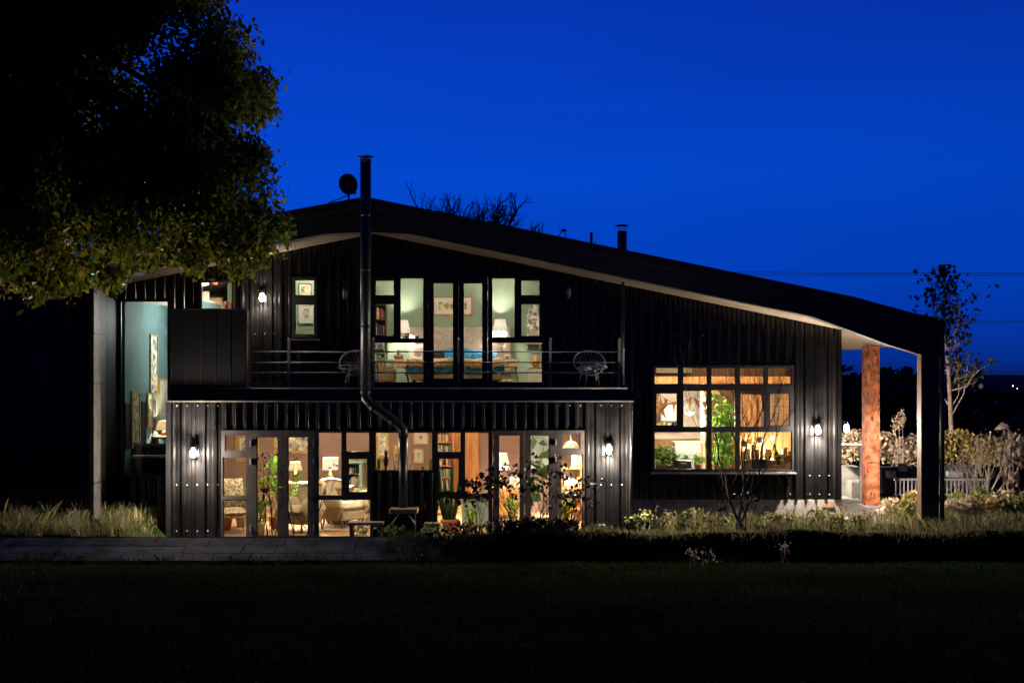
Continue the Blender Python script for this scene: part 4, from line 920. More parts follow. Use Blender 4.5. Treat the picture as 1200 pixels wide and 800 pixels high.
# bamboo armchair
ax_, ay_ = X(273,24.5), 24.5
t = thing('bamboo_armchair', 'bamboo armchair with floral cushions behind the leftmost terrace window', 'armchair', (ax_, ay_, 0)); rot = Matrix.Rotation(R(22),3,'Z'); P = lambda a,b,c: Vector((ax_,ay_,0))+rot@Vector((a,b,c))
for s in (-1,1):
    MB().tube([P(s*.27,-.28,0),P(s*.28,-.28,.55),P(s*.28,.0,.62),P(s*.27,.25,.58)], .018, 8).build('armrest', M['pine'], t)
    MB().tube([P(s*.25,.32,0),P(s*.25,.25,.4),P(s*.24,.42,.98)], .018, 8).build('leg', M['pine'], t)
    MB().tube([P(s*.27,-.27,.08),P(s*.26,.3,.08)], .012, 6).build('stretcher', M['pine'], t)
MB().tube([P(-.25,.42,.96),P(.25,.42,.96)], .018, 8).tube([P(-.27,-.28,.3),P(.27,-.28,.3)], .016, 8).tube([P(-.25,.28,.3),P(.25,.28,.3)], .016, 8).build('cross_rail', M['pine'], t)
MB().cushion(P(0,-.02,.38), (.52,.54,.16), 0, R(22)).build('seat_cushion', M['floral_fabric'], t)
MB().cushion(P(0,.30,.70), (.50,.60,.16), R(72), R(22)).build('back_cushion', M['floral_fabric'], t)
potted_plant(X(283,25.3), 25.3, 0, 'broad leaved green plant behind the bamboo armchair', .85, .24, 45, .18, 'house_plant', 'ceramic_white')
potted_plant(X(304,24.1), 24.1, 0, 'green plant in a white pot on the floor at the left terrace door', .66, .14, 40, .16, 'house_plant', 'ceramic_white', .09, .22)
potted_plant(X(323,25.0), 25.0, 0, 'tall plant with large pale green leaves at the left terrace door', 1.35, .22, 36, .26, 'lime_plant', 'terracotta', .12, .24)
potted_plant(X(266,24.9), 24.9, 0, 'small dark green plant behind the leftmost window at the wall corner', .8, .16, 50, .12, 'dark_plant', 'terracotta', .1, .2)
potted_plant(X(350,26.2), 26.2, 0, 'leafy green plant in a white pot behind the beige armchair', .95, .2, 70, .13, 'house_plant', 'ceramic_white', .11, .24)
potted_plant(X(551,24.4), 24.4, 0, 'small bright plant on the floor before the pale blue chest', .42, .13, 60, .09, 'lime_plant', 'terracotta', .08, .14)
potted_plant(X(600,25.2), 25.2, 0, 'fine leaved green plant on the floor before the orange chest', .6, .16, 110, .09, 'house_plant', 'ceramic_white', .09, .16)
# plant stand with flowers and books
sx_, sy_ = X(311,24.7), 24.7
t = thing('plant_stand', 'thin round side table at the left terrace door', 'table', (sx_,sy_,0)); MB().lathe([(.18,0),(.18,.02)], (sx_,sy_,.70), 18).build('table_top', M['oak'], t)
for k in range(3): MB().tube([(sx_+.06*math.cos(k*2.09),sy_+.06*math.sin(k*2.09),.70),(sx_+.16*math.cos(k*2.09),sy_+.16*math.sin(k*2.09),0)], .012, 6).build('leg', M['black_metal'], t)
t = thing('flower_bowl', 'black bowl of yellow flowers on the thin round side table', 'flowers', (sx_,sy_,.721)); MB().lathe([(.05,0),(.11,.07),(.115,.10),(.10,.10)], (sx_,sy_,.721), 16).build('bowl', M['black_metal'], t); leaves('flowers', leaf_cloud(120,(sx_,sy_,.92),.16,.14,.12), .055, M['yellow_plant'], t, 0, .9)
stack('book_stack', 'pile of books on the round stool by the tall pale leaved plant', X(318,25.5), 25.5, .86, 4, .26, 12)
t = thing('round_stool', 'tall wooden stool carrying books near the left terrace door', 'stool', (X(318,25.5),25.5,0)); MB().lathe([(.16,0),(.16,.04)], (X(318,25.5),25.5,.818), 16).build('seat', M['pine'], t)
for k in range(4): MB().tube([(X(318,25.5)+.09*math.cos(k*1.57),25.5+.09*math.sin(k*1.57),.82),(X(318,25.5)+.16*math.cos(k*1.57),25.5+.16*math.sin(k*1.57),0)], .016, 6).build('leg', M['pine'], t)
def armchair(x, y, label, rz, mt, h=.95, wing=True, name='wingback_armchair'):
    t = thing(name, label, 'armchair', (x,y,0)); rot = Matrix.Rotation(rz,3,'Z'); P = lambda a,b,c: Vector((x,y,0))+rot@Vector((a,b,c))
    MB().obox(P(0,0,.24), (.6,.6,.18), rz=rz).build('seat_frame', M[mt], t, bevel=.04)
    MB().cushion(P(0,-.04,.40), (.54,.56,.2), 0, rz).build('seat_cushion', M[mt], t)
    b_ = MB(); vs = []; n=9
    for i in range(n):
        for j in range(n):
            u, v = i/(n-1)*2-1, j/(n-1); vs.append(P(u*.34*(1-.12*v*v), .26+.14*v-.16*abs(u)**3, .3+v*(h-.3)*(1-.10*u*u)))
    for i in range(n):
        for j in range(n):
            u, v = i/(n-1)*2-1, j/(n-1); vs.append(P(u*.38*(1-.10*v*v), .38+.14*v-.18*abs(u)**3, .22+v*(h-.2)*(1-.10*u*u)))
    g_ = [(i*n+j,(i+1)*n+j,(i+1)*n+j+1,i*n+j+1) for i in range(n-1) for j in range(n-1)]
    rim = [i*n for i in range(n)]+[(n-1)*n+j for j in range(1,n)]+[i*n+n-1 for i in range(n-2,-1,-1)]+[j for j in range(n-2,0,-1)]
    fs = g_+[tuple(n*n+q for q in reversed(f)) for f in g_]+[(rim[k], rim[(k+1)%len(rim)], rim[(k+1)%len(rim)]+n*n, rim[k]+n*n) for k in range(len(rim))]
    b_.add(vs, fs, True); b_.build('backrest', M[mt], t)
    for s in (-1,1):
        MB().cushion(P(s*.32,-.02,.42), (.14,.62,.44), 0, rz, 7, .25).build('armrest', M[mt], t)
        for y_ in (-.26,.28): MB().tube([P(s*.26,y_,.16),P(s*.28,y_*1.05,0)], [.022,.014], 7).build('leg', M['dark_wood'], t)
    return t
armchair(X(353,24.6), 24.6, 'beige rounded armchair seen from behind through the second terrace door', R(-35), 'beige_fabric', .9)
armchair(X(403,25.3), 25.3, 'olive beige wingback chair below the white lamp', R(48), 'beige_fabric', .92)
armchair(X(432,26.6), 26.6, 'olive wingback chair in front of the pale teal cabinet, turned left', R(-70), 'olive_fabric', .95)
a,b,c,d = RC(373,583,391,622,24.6); t = thing('brown_sideboard', 'plain brown sideboard left of the olive beige wingback chair', 'sideboard', (a,25.4,0)); MB().box(a,b+.2,25.6,26.1,.06,.72).build('body', M['mauve_wall'], t, bevel=.01); MB().box(a-.01,b+.21,25.58,26.12,.722,.75).build('top', M['pine'], t)
for x_ in (a+.05,b+.15): MB().box(x_-.03,x_+.03,25.65,25.7,0,.059).build('leg', M['dark_wood'], t)
lx_ = X(388.5,26.0); table_lamp(lx_, 25.85, .751, 'white lamp with a drum shade on the brown sideboard', .33, .165, .16, .25, 110, 'shade_white', 'brass', WARM)
a = X(388,25.1); t = thing('side_table', 'low round table with a lit lantern at the wingback chair', 'table', (a,26.6,0))
MB().lathe([(.24,0),(.24,.025)], (a,26.6,.55), 18).build('table_top', M['oak'], t); MB().tube([(a,26.6,0),(a,26.6,.55)], .03, 10).lathe([(.16,0),(.14,.02)], (a,26.6,.001), 14).build('pedestal', M['oak'], t)
# pale teal cabinet
a,b,c,d = RC(405,543,424,602,27.5); t = thing('display_cabinet', 'pale teal painted display cabinet against the mauve wall', 'cabinet', ((a+b)/2,27.5,0))
for x_ in (a,b-.06): MB().box(x_,x_+.06,27.5,27.95,.06,d).build('side_panel', M['teal_paint'], t)
MB().box(a+.061,b-.061,27.9,27.95,.06,d-.01).build('back_panel', M['teal_paint'], t); MB().box(a-.04,b+.04,27.46,27.96,d+.001,d+.06).build('cornice', M['teal_paint'], t, bevel=.012)
for z_ in (.08,.34,.62,.88): MB().box(a+.061,b-.061,27.52,27.89,z_-.02,z_).build('shelf', M['teal_paint'], t)
MB().box(a+.061,b-.061,27.5,27.52,.08,.32).build('drawer_front', M['teal_paint'], t)
books('book', a+.08, b-.08, 27.56, .622, .12, .2, t, 4); books('book', a+.08, b-.1, 27.56, .882, .08, .13, t, 8)
for k,px in enumerate((409,417)): figurine('brass_ornament', ['brass figure on the left of the teal cabinet top','brass figure on the right of the teal cabinet top'][k], 'ornament', X(px,27.7),27.7,d+.062,.16,'brass','statue')
# rug and ceiling-free floor bits
t = MB(); t.box(X(378,26.2), X(470,26.2), 24.6, 27.0, -.004, .008); tag(t.build('rug', M['patterned_rug']), 'patterned rug under the wingback chairs', 'rug')
# ledge of the high window with its ornaments
hp(MB().box(oG2[0]+.03, oG2[1]-.03, YF+.165, YF+.42, Z(553,YF)-.06, Z(553,YF)-.03), 'window_ledge', 'oak')
lz = Z(553,YF)-.029; ly = YF+.28
def vase(px, h, r, label, mt, y=None, z=None, name='vase'):
    y = y or ly; z = lz if z is None else z; x = X(px,y); t = thing(name, label, 'vase', (x,y,z)); MB().lathe([(r*.7,0),(r,h*.15),(r*.85,h*.5),(r*.8,h*.8),(r*1.05,h),(r*.9,h),(r*.7,h*.8)], (x,y,z), 14).build('body', M[mt], t)
vase(443.5,.24,.045,'yellow green glass vase at the left end of the high window','glass_green'); vase(504.5,.24,.045,'yellow green glass vase at the right end of the high window','glass_green')
vase(495,.12,.045,'small gold pot right of the flue on the high window ledge','ceramic_yellow'); vase(480.5,.14,.04,'small pale pot just right of the flue on the ledge','ceramic_white')
figurine('bronze_statue', 'slim bronze statue left of the flue on the high window ledge', 'statue', X(452.5,ly), ly, lz, .42, 'dark_wood', 'statue')
figurine('candlestick', 'short brass candlestick left of the flue on the ledge', 'candlestick', X(463,ly), ly, lz, .18, 'brass', 'statue')
bookcase(511, 531, 503, 27.4, 0, 'tall bookcase of dark books against the orange planks', 'orange_wood', 31, 7)
# cactus in terracotta pot
cx_, cy_ = X(527,24.3), 24.3
t = thing('potted_cactus', 'tall many armed cactus in a terracotta pot behind the right windows', 'potted plant', (cx_,cy_,0))
MB().lathe([(.11,0),(.155,.2),(.175,.2),(.175,.26),(.15,.26),(.14,.22)], (cx_,cy_,0), 20).build('pot', M['terracotta'], t)
for k in range(9):
    a = k*.7; q = .05+.02*(k%3); hh = .75+.5*((k*37)%10)/10
    arm = MB().tube([(cx_+q*math.cos(a),cy_+q*math.sin(a),.2),(cx_+2.2*q*math.cos(a),cy_+2.2*q*math.sin(a),.2+hh*.4),(cx_+3*q*math.cos(a)*(1+.3*(k%2)),cy_+3*q*math.sin(a),.2+hh*.75),(cx_+3.2*q*math.cos(a)*(1+.5*(k%2)),cy_+3.1*q*math.sin(a),.2+hh)], [.030,.034,.030,.012], 6)
    arm.build('arm', M['dark_plant'], t)
a,b,c,d = RC(541,588,574,621,25.2); t = thing('blanket_chest', 'pale blue painted chest behind the cactus', 'chest', ((a+b)/2,25.2,0)); MB().box(a,b,25.2,25.6,.03,.55).build('body', M['pale_blue_paint'], t, bevel=.01); MB().box(a-.02,b+.02,25.18,25.62,.552,.59).build('lid', M['pale_blue_paint'], t, bevel=.008)
for x_ in (a+.03,b-.03): MB().box(x_-.03,x_+.03,25.22,25.28,0,.029).build('foot', M['pale_blue_paint'], t)
# chest with the radio and the big lamp
a,b,c,d = RC(577,571,607,612,26.6); t = thing('chest_of_drawers', 'orange wood chest of drawers carrying the big lamp', 'chest of drawers', ((a+b)/2,26.6,0)); MB().box(a,b,26.6,27.05,.06,d).build('body', M['orange_wood'], t, bevel=.008)
for i in range(3):
    z_ = .09+(d-.12)/3*i; q = MB().box(a+.03,b-.03,26.582,26.599,z_,z_+(d-.12)/3-.02).build('drawer_front', M['orange_wood'], t, bevel=.004); MB().ball(((a+b)/2,26.57,z_+.08), .018, 8).build('knob', M['brass'], q)
for x_ in (a+.04,b-.04): MB().box(x_-.025,x_+.025,26.63,26.68,0,.059).build('leg', M['dark_wood'], t)
table_lamp(X(585,26.8), 26.8, d+.001, 'large lamp with a tapered white shade on the orange chest', .36, .235, .16, .34, 120, 'shade_white', 'brass', WARM)
rx_, ry_ = X(597,26.75), 26.72; t = thing('radio', 'small cream radio beside the big lamp', 'radio', (rx_+.12,ry_,d+.001)); MB().box(rx_+.02,rx_+.22,ry_-.06,ry_+.06,d+.001,d+.19).build('case', M['off_white'], t, bevel=.02); MB().tube([(rx_+.12,ry_-.061,d+.10),(rx_+.12,ry_-.068,d+.10)], .06, 16).build('speaker_grille', M['beige_fabric'], t); MB().tube([(rx_+.05,ry_,d+.19),(rx_+.05,ry_,d+.235),(rx_+.19,ry_,d+.235),(rx_+.19,ry_,d+.19)], .008, 6).build('handle', M['brass'], t)
# fiddle leaf fig and the shelf beyond it
fx_, fy_ = X(636,24.7), 24.7
t = thing('fiddle_leaf_fig', 'fiddle leaf fig with big dark leaves behind the right terrace doors', 'potted plant', (fx_,fy_,0))
MB().lathe([(.12,0),(.16,.26),(.15,.27),(.13,.22)], (fx_,fy_,0), 18).build('pot', M['ceramic_white'], t); MB().tube([(fx_,fy_,.2),(fx_+.02,fy_,.7),(fx_-.03,fy_+.02,1.2),(fx_+.02,fy_,1.6)], [.02,.017,.013,.008], 7).build('trunk', M['birch_bark'], t)
C = np.array([[fx_+rng.uniform(-.30,.34), fy_+rng.uniform(-.22,.2), rng.uniform(.55,1.72)] for _ in range(30)]); leaves('foliage', C, .30, M['dark_plant'], t, -.1, .55)
a,b,c,d = RC(658,547,684,551,26.2); t = thing('wall_shelf', 'orange wooden shelf unit behind the rightmost terrace window', 'shelf', ((a+b)/2,26.2,0)); 
for z_ in (d, d-.42, d-.85): MB().box(a,b-.04,26.1,26.4,z_-.03,z_).build('board', M['orange_wood'], t)
for x_ in (a+.01,b-.06): MB().box(x_-.008,x_+.012,26.12,26.16,0,d-.9+.85).build('upright', M['orange_wood'], t)
vase(673,.26,.07,'white ceramic jar on the top board of the orange shelf','ceramic_white',26.25,d+.001); 
for k,px in enumerate((664,670,677)): vase(px,.2-.03*k,.06+.01*k,['cream pot at the left of the lower shelf board','cream pot in the middle of the lower shelf board','cream pot at the right of the lower shelf board'][k],'off_white',26.25,d-.419,'storage_pot')
potted_plant(X(664,24.6), 24.6, 0, 'yellow green plant low behind the rightmost terrace window', .62, .17, 90, .13, 'yellow_plant', 'terracotta', .1, .2)
x_ = X(669,25.6); t = thing('pendant_lamp', 'white cone pendant lamp behind the rightmost terrace window', 'pendant lamp', (x_,25.6,Z(527,25.6))); shade(MB(), (x_,25.6,Z(527,25.6)), .22, .10, .16).build('lamp_shade', M['shade_warm'], t); MB().tube([(x_,25.6,Z(527,25.6)+.1),(x_,25.6,2.399)], .005, 5).build('cord', M['black_metal'], t); lamp('bulb', (x_,25.6,Z(527,25.6)+.05), 70, WARM, .04, t)
table_lamp(X(346,26.8), 26.8, .751, 'brass reading lamp on a cupboard behind the beige armchair', .25, .15, .10, .18, 80, 'shade_warm', 'brass', WARM)
t = thing('low_cupboard', 'low brown cupboard behind the beige armchair', 'cupboard', (X(346,26.8),26.8,0)); MB().box(X(334,26.8),X(362,26.8),26.6,27.1,.05,.749).build('body', M['oak'], t, bevel=.01)
for x_ in (X(336,26.8),X(360,26.8)): MB().box(x_-.03,x_+.03,26.62,26.68,0,.049).build('leg', M['oak'], t)

# ---------------------------------------------------------------- kitchen
def kb(name, label, cat, px0, py0, px1, py1, Y, dep, mt, z0=None, part_='body', top_=None, bevel=.01):
    a,b,c,d = RC(px0,py0,px1,py1,Y); c = c if z0 is None else z0; t = thing(name, label, cat, ((a+b)/2,Y,c)); MB().box(a,b,Y,Y+dep,c,d).build(part_, M[mt], t, bevel=bevel)
    if top_: MB().box(a-.015,b+.015,Y-.015,Y+dep,d+.001,d+.03).build('top', M[top_], t, bevel=.004)
    return t, (a,b,c,d)
ctz = Z(552,YW)
t, (a,b,c,d) = kb('kitchen_counter', 'long kitchen counter under the big window', 'counter', 764, 553.5, 930, 560, 25.3, .55, 'off_white', kz, 'body', 'oak'); ctz = d+.031
for k in range(5): MB().box(a+.03+.55*k, a+.55*k+.54, 25.855, 25.87, kz+.08, d-.04).build('door', M['off_white'], t)
kb('tall_cupboard', 'grey kitchen cabinet left of the climbing plant', 'cabinet', 791, 519, 822, 553, 27.2, .5, 'grey_fabric', kz, 'body', 'pine')
kb('timber_post', 'square timber post between cabinet and climbing plant', 'post', 821, 449, 826.5, 553, 27.32, .12, 'pine', kz)
t,(a,b,c,d) = kb('whiteboard', 'white framed board high on the kitchen wall at left', 'board', 775, 474, 794, 493, 29.1, .03, 'white_paint'); f = MB(); frame_mesh(f,(a-.03,b+.03,c-.03,d+.03),[(a+.001,b-.001,c+.001,d-.001)],29.08,29.13); f.build('frame', M['black_frame'], t)
kb('wall_cupboard', 'orange wood wall cupboard at the right of the kitchen', 'cupboard', 868, 462, 893, 500, 28.9, .3, 'orange_wood')
kb('wall_cupboard', 'brown wall cupboard in the right kitchen corner', 'cupboard', 900, 458, 928, 503, 28.9, .3, 'oak')
kb('pale_board', 'long pale board along the top of the kitchen wall', 'board', 769, 430, 811, 437, 29.2, .06, 'plaster_cream')
t,(a,b,c,d) = kb('dresser', 'brick orange kitchen dresser at right with crockery on its shelves', 'dresser', 866, 505, 930, 556, 28.3, .6, 'orange_wood', kz)
for k in range(3): MB().box(a+.04+(b-a)/3*k, a+(b-a)/3*(k+1)-.02, 28.282, 28.299, kz+.08, kz+.8).build('door', M['oak'], t)
g = random.Random(5)
for k in range(11):
    px = 868+5.5*k; Y_ = 26.2+.3*(k%3); x_ = X(px,Y_)
hpz = Z(538,26.4)
t = thing('kitchen_island', 'wood topped kitchen island at the right behind the bare tree', 'counter', (X(898,26.4),26.4,kz)); MB().box(X(868,26.4),X(932,26.4),26.2,26.9,kz,hpz-.04).build('body', M['mauve_wall'], t, bevel=.01); MB().box(X(866,26.4),X(934,26.4),26.17,26.93,hpz-.039,hpz).build('top', M['oak'], t, bevel=.005)
kit = [('copper pot',870,.16,.07,'brass'),('white jar',876,.22,.06,'ceramic_white'),('brown bottle',882,.30,.035,'dark_wood'),('yellow jug',887,.2,.06,'ceramic_yellow'),('tall cream bottle',893,.34,.04,'off_white'),('terracotta crock',900,.2,.08,'terracotta'),('green bottle',908,.32,.035,'glass_green'),('small white bowl',914,.10,.08,'ceramic_white'),('brass canister',920,.24,.06,'brass'),('red tin',926,.16,.055,'book_red')]
for nm,px,h,r,mt in kit: vase(px,h,r,f'{nm} standing on the kitchen island',mt,26.45+.1*math.sin(px),hpz+.001,'_'.join(nm.split()[-1:]))
t,(a,b,c,d) = kb('toaster', 'black toaster on the counter at the foot of the kitchen window', 'toaster', 881, 538, 900, 551, 25.5, .2, 'black_metal', ctz); 
for s in (.06,.12): MB().box(a+.05,b-.05,25.5+s,25.5+s+.025,d+.001,d+.004).build('slot', M['grey_fabric'], t)
MB().box(b+.001,b+.02,25.58,25.62,c+.12,c+.14).build('lever', M['zinc_trim'], t)
t,(a,b,c,d) = kb('bread_bin', 'black bread bin on the counter at the left of the kitchen window', 'bread bin', 791, 539, 810.5, 551, 25.5, .22, 'black_metal', ctz, 'body', None, .03); MB().tube([(a+.1,25.49,d-.06),(b-.1,25.49,d-.06)], .01, 6).build('handle', M['zinc_trim'], t)
t = thing('leafy_plant', 'leafy plant in a trough at the lower left of the kitchen window', 'potted plant', (X(780,25.6),25.6,ctz)); MB().box(X(768,25.6),X(790,25.6),25.5,25.68,ctz,ctz+.1).build('trough', M['stone_trough'], t); leaves('foliage', leaf_cloud(240,(X(780,25.6),25.6,ctz+.26),.27,.13,.24), .12, M['house_plant'], t, -.2, .4)
t = thing('fern', 'bright green fern low in the middle of the kitchen window', 'potted plant', (X(818,25.7),25.7,ctz)); MB().lathe([(.06,0),(.08,.1),(.07,.1)], (X(818,25.7),25.7,ctz), 14).build('pot', M['terracotta'], t); leaves('foliage', leaf_cloud(120,(X(818,25.7),25.7,ctz+.2),.17,.1,.1), .09, M['lime_plant'], t, -.2, .35)
t = thing('climbing_plant', 'tall bright green climbing plant in the middle of the kitchen window', 'potted plant', (X(848,26.2),26.2,kz)); MB().lathe([(.16,0),(.2,.4),(.18,.4)], (X(848,26.2),26.2,kz), 16).build('pot', M['terracotta'], t)
s_ = MB()
for k in range(6): s_.tube([(X(848,26.2)+.04*k-.1,26.2,kz+.3),(X(842+3*k,26.2),26.2+.05*math.sin(k),1.3),(X(840+3.4*k,26.2),26.2,2.3)], [.012,.009,.005], 5)
s_.build('stem', M['house_plant'], t); C = np.concatenate([leaf_cloud(300,(X(850,26.2),26.2,2.05),.27,.16,.42), leaf_cloud(260,(X(847,26.2),26.2,1.4),.24,.16,.45)]); leaves('foliage', C, .11, M['lime_plant'], t, .25, .6)
# lights of the kitchen
def globe(px, py, Y, r, label, mt, power, col):
    x,z = X(px,Y),Z(py,Y); t = thing('globe_pendant', label, 'pendant lamp', (x,Y,z)); MB().ball((x,Y,z), r, 16).build('globe', M[mt], t); MB().tube([(x,Y,z+r),(x,Y,Z(441,27.4)-.031 if Y > 27.5 else under(x)-.002)], .004, 5).build('cord', M['black_metal'], t)
    if power: lamp('bulb', (x,Y-.02,z-r-.05), power, col, .06, t)
globe(808,479,26.6,.125,'big white globe pendant at the left of the kitchen','shade_white',45,WHITE)
globe(825,474,27.0,.08,'small yellow globe pendant right of the big white one','shade_warm',20,WARM)
globe(905,513,27.2,.045,'small bare warm bulb hanging low over the kitchen island, right one','bulb_warm',9,WARM)
globe(894,527,27.6,.06,'small warm globe hanging low over the kitchen island, left one','bulb_warm',9,WARM)
globe(918,529,27.6,.05,'small warm globe hanging lowest at the right kitchen corner','bulb_warm',7,WARM)
for k,(px,h,mt,nm) in enumerate(((872,.30,'black_metal','black pan hanging left on the rail'),(879,.24,'brass','brass ladle hanging on the rail'),(885,.34,'brass','copper pan hanging in the middle of the rail'),(891,.22,'black_metal','small black sieve hanging on the rail'))):
    x_, z_ = X(px,27.25), Z(503,27.25); t = thing('hanging_pan', nm+' in the kitchen', 'pan', (x_,27.25,z_-h)); q = MB().lathe([(.02,-.02),(.062,-.018),(.068,.02),(.02,.022)], (0,0,0), 16); q.v = [(x_+p[0], 27.25+p[2], z_-h+p[1]) for p in q.v]; q.build('bowl', M[mt], t); MB().tube([(x_,27.25,z_-h+.06),(x_,27.25,z_-.005)], .008, 6).build('handle', M[mt], t)
t = thing('pan_rail', 'black rail with hanging pans across the kitchen', 'rail', (X(880,27.25),27.25,Z(503,27.25))); MB().tube([(X(867,27.25),27.25,Z(502.5,27.25)),(X(898,27.25),27.25,Z(502.5,27.25))], .010, 6).build('rail', M['black_metal'], t); MB().tube([(X(868,27.25),27.25,Z(502.5,27.25)),(X(868,27.25),27.39,Z(449,27.25))], .006, 5).tube([(X(897,27.25),27.25,Z(502.5,27.25)),(X(897,27.25),27.39,Z(449,27.25))], .006, 5).build('hanger', M['black_metal'], t)
t = thing('wall_shelf', 'wooden shelf of jars behind the grey kitchen cabinet', 'shelf', (X(780,29.2),29.2,Z(505,29.2))); MB().box(X(764,29.2),X(800,29.2),29.15,kyb-.002,Z(506,29.2),Z(504,29.2)).build('board', M['oak'], t)
for k,px in enumerate((768,773,778,784,790,795)): vase(px,.16+.05*((k*7)%3),.05+.012*(k%2),['cream jar','brown jar','green jar','white jug','black tin','yellow tin'][k]+' on the wooden shelf in the kitchen',['off_white','orange_wood','glass_green','ceramic_white','black_metal','ceramic_yellow'][k],29.24,Z(504,29.2)+.001,'jar')
t = thing('trailing_plant', 'trailing green plant hanging from the beam above the climbing plant', 'plant', (X(838,27.2),27.2,Z(462,27.2))); MB().lathe([(.06,0),(.10,.10),(.09,.10)], (X(838,27.2),27.2,Z(462,27.2)), 14).build('pot', M['terracotta'], t); MB().tube([(X(838,27.2),27.2,Z(462,27.2)+.09),(X(838,27.2),27.29,Z(449,27.2))], .004, 4).build('cord', M['twig'], t); leaves('foliage', leaf_cloud(130,(X(838,27.2),27.2,Z(466,27.2)),.2,.14,.2), .09, M['house_plant'], t, .6, .5)
for k,(px,h,mt,lab) in enumerate(((803,.22,'house_plant','small pot of herbs right of the bread bin on the kitchen counter'),(840,.26,'lime_plant','small pot of basil before the climbing plant on the kitchen counter'),(858,.2,'house_plant','tiny pot of herbs right of the basil on the kitchen counter'),(912,.3,'dark_plant','dark leafy herb in a pot right of the toaster'))):
    potted_plant(X(px,25.75), 25.75, ctz, lab, h+.06, .11, 70, .065, mt, 'terracotta', .05, .09)
# bunting
P0, P1, P2 = Vector((X(768,26.0),26.0,Z(458,26))), Vector((X(811,26.3),26.3,Z(466,26))), Vector((X(850,26.0),26.0,Z(457,26)))
t = thing('bunting', 'string of orange and cream flags across the kitchen window', 'bunting', tuple(P0)); pts = [P0.lerp(P1,i/9)+Vector((0,0,-.16*math.sin(math.pi*i/9))) for i in range(10)]+[P1.lerp(P2,i/9)+Vector((0,0,-.16*math.sin(math.pi*i/9))) for i in range(1,10)]
MB().tube(pts, .005, 5).build('cord', M['twig'], t)
for i in range(0, len(pts)-1, 2):
    p, q = pts[i], pts[i+1]; m_ = (p+q)/2; MB().add([p,q,m_+Vector((0,-.03,-.22)),p+Vector((0,.006,0)),q+Vector((0,.006,0)),m_+Vector((0,-.024,-.22))],[(0,1,2),(5,4,3),(0,3,4,1),(1,4,5,2),(2,5,3,0)]).build('flag', M['orange_wood' if i%4==0 else 'wood_frame'], t)
x_,z_ = X(774,26.1),Z(478,26.1); t = thing('paper_star', 'orange paper star hanging at the left of the kitchen window', 'ornament', (x_,26.1,z_)); pl = [(x_+(.19 if k%2==0 else .07)*math.sin(k*math.pi/5), z_+(.27 if k%2==0 else .09)*math.cos(k*math.pi/5)) for k in range(10)]; m_ = MB(); vs=[(a,26.1,b) for a,b in pl]+[(x_,26.05,z_),(x_,26.15,z_)]; m_.add(vs,[(k,(k+1)%10,10) for k in range(10)]+[((k+1)%10,k,11) for k in range(10)]); m_.build('star', M['orange_wood'], t); MB().tube([(x_,26.1,z_+.27),(x_,26.1,Z(455,26.1))], .003, 4).build('cord', M['twig'], t)
x_ = X(924,25.6); t = thing('flower_vase', 'vase of red flowers at the lower right of the kitchen window', 'flowers', (x_,25.6,ctz)); MB().lathe([(.04,0),(.05,.1),(.035,.15)], (x_,25.6,ctz), 12).build('vase', M['ceramic_white'], t); leaves('flowers', leaf_cloud(50,(x_,25.6,ctz+.24),.1,.08,.09), .06, M['red_berry'], t, -.2, .9); leaves('foliage', leaf_cloud(40,(x_-.05,25.6,ctz+.2),.12,.08,.08), .08, M['house_plant'], t, 0, .4)

# ---------------------------------------------------------------- on the terrace
def bench(px0, px1, py, Y, label, tw=.26):
    a, b = X(px0,Y), X(px1,Y); z1 = Z(py,Y); zg = float(gz((a+b)/2, Y)); t = thing('bench', label, 'bench', ((a+b)/2, Y, zg), 'low wooden benches before the windows')
    n = 2
    for k in range(n): MB().box(a+(b-a)*k/n+.004, a+(b-a)*(k+1)/n-.004, Y-tw/2, Y+tw/2, z1-.05, z1).build('seat', M['timber_pale'], t, bevel=.006)
    for x_ in (a+.07, b-.07):
        for s in (-1,1): MB().box(x_-.03,x_+.03,Y+s*tw*.36-.03,Y+s*tw*.36+.03,zg,z1-.051).build('leg', M['dark_wood'], t)
bench(408, 450, 611, 22.85, 'long low wooden bench left of the flue foot')
bench(497, 517, 612, 22.85, 'short low wooden bench right of the flue foot')
sY = 23.15; a, b = X(457.5,sY), X(490,sY); zt = Z(595,sY)
t = thing('flue_stand', 'wood topped dark stand with bracket legs at the foot of the flue', 'stand', ((a+b)/2, sY, -.05))
MB().box(a, b, sY-.22, sY+.2, zt-.075, zt).build('top', M['timber_pale'], t, bevel=.006)
MB().box(a+.05, b-.05, sY-.12, sY+.16, -.05, zt-.078).build('body', M['black_metal'], t)
for s, x_ in ((1,a+.05),(-1,b-.05)): MB().tube([(x_-.02*s, sY-.18, zt-.28),(x_+.12*s, sY-.18, zt-.09)], .014, 6).build('bracket', M['zinc_trim'], t)
mb = MB(); corr(mb, oG1[1]+.002, oG3[0]-.002, -.02, Z(553,YF)-.01, YF-.02)
hp(mb, 'apron_cladding', 'black_cladding')

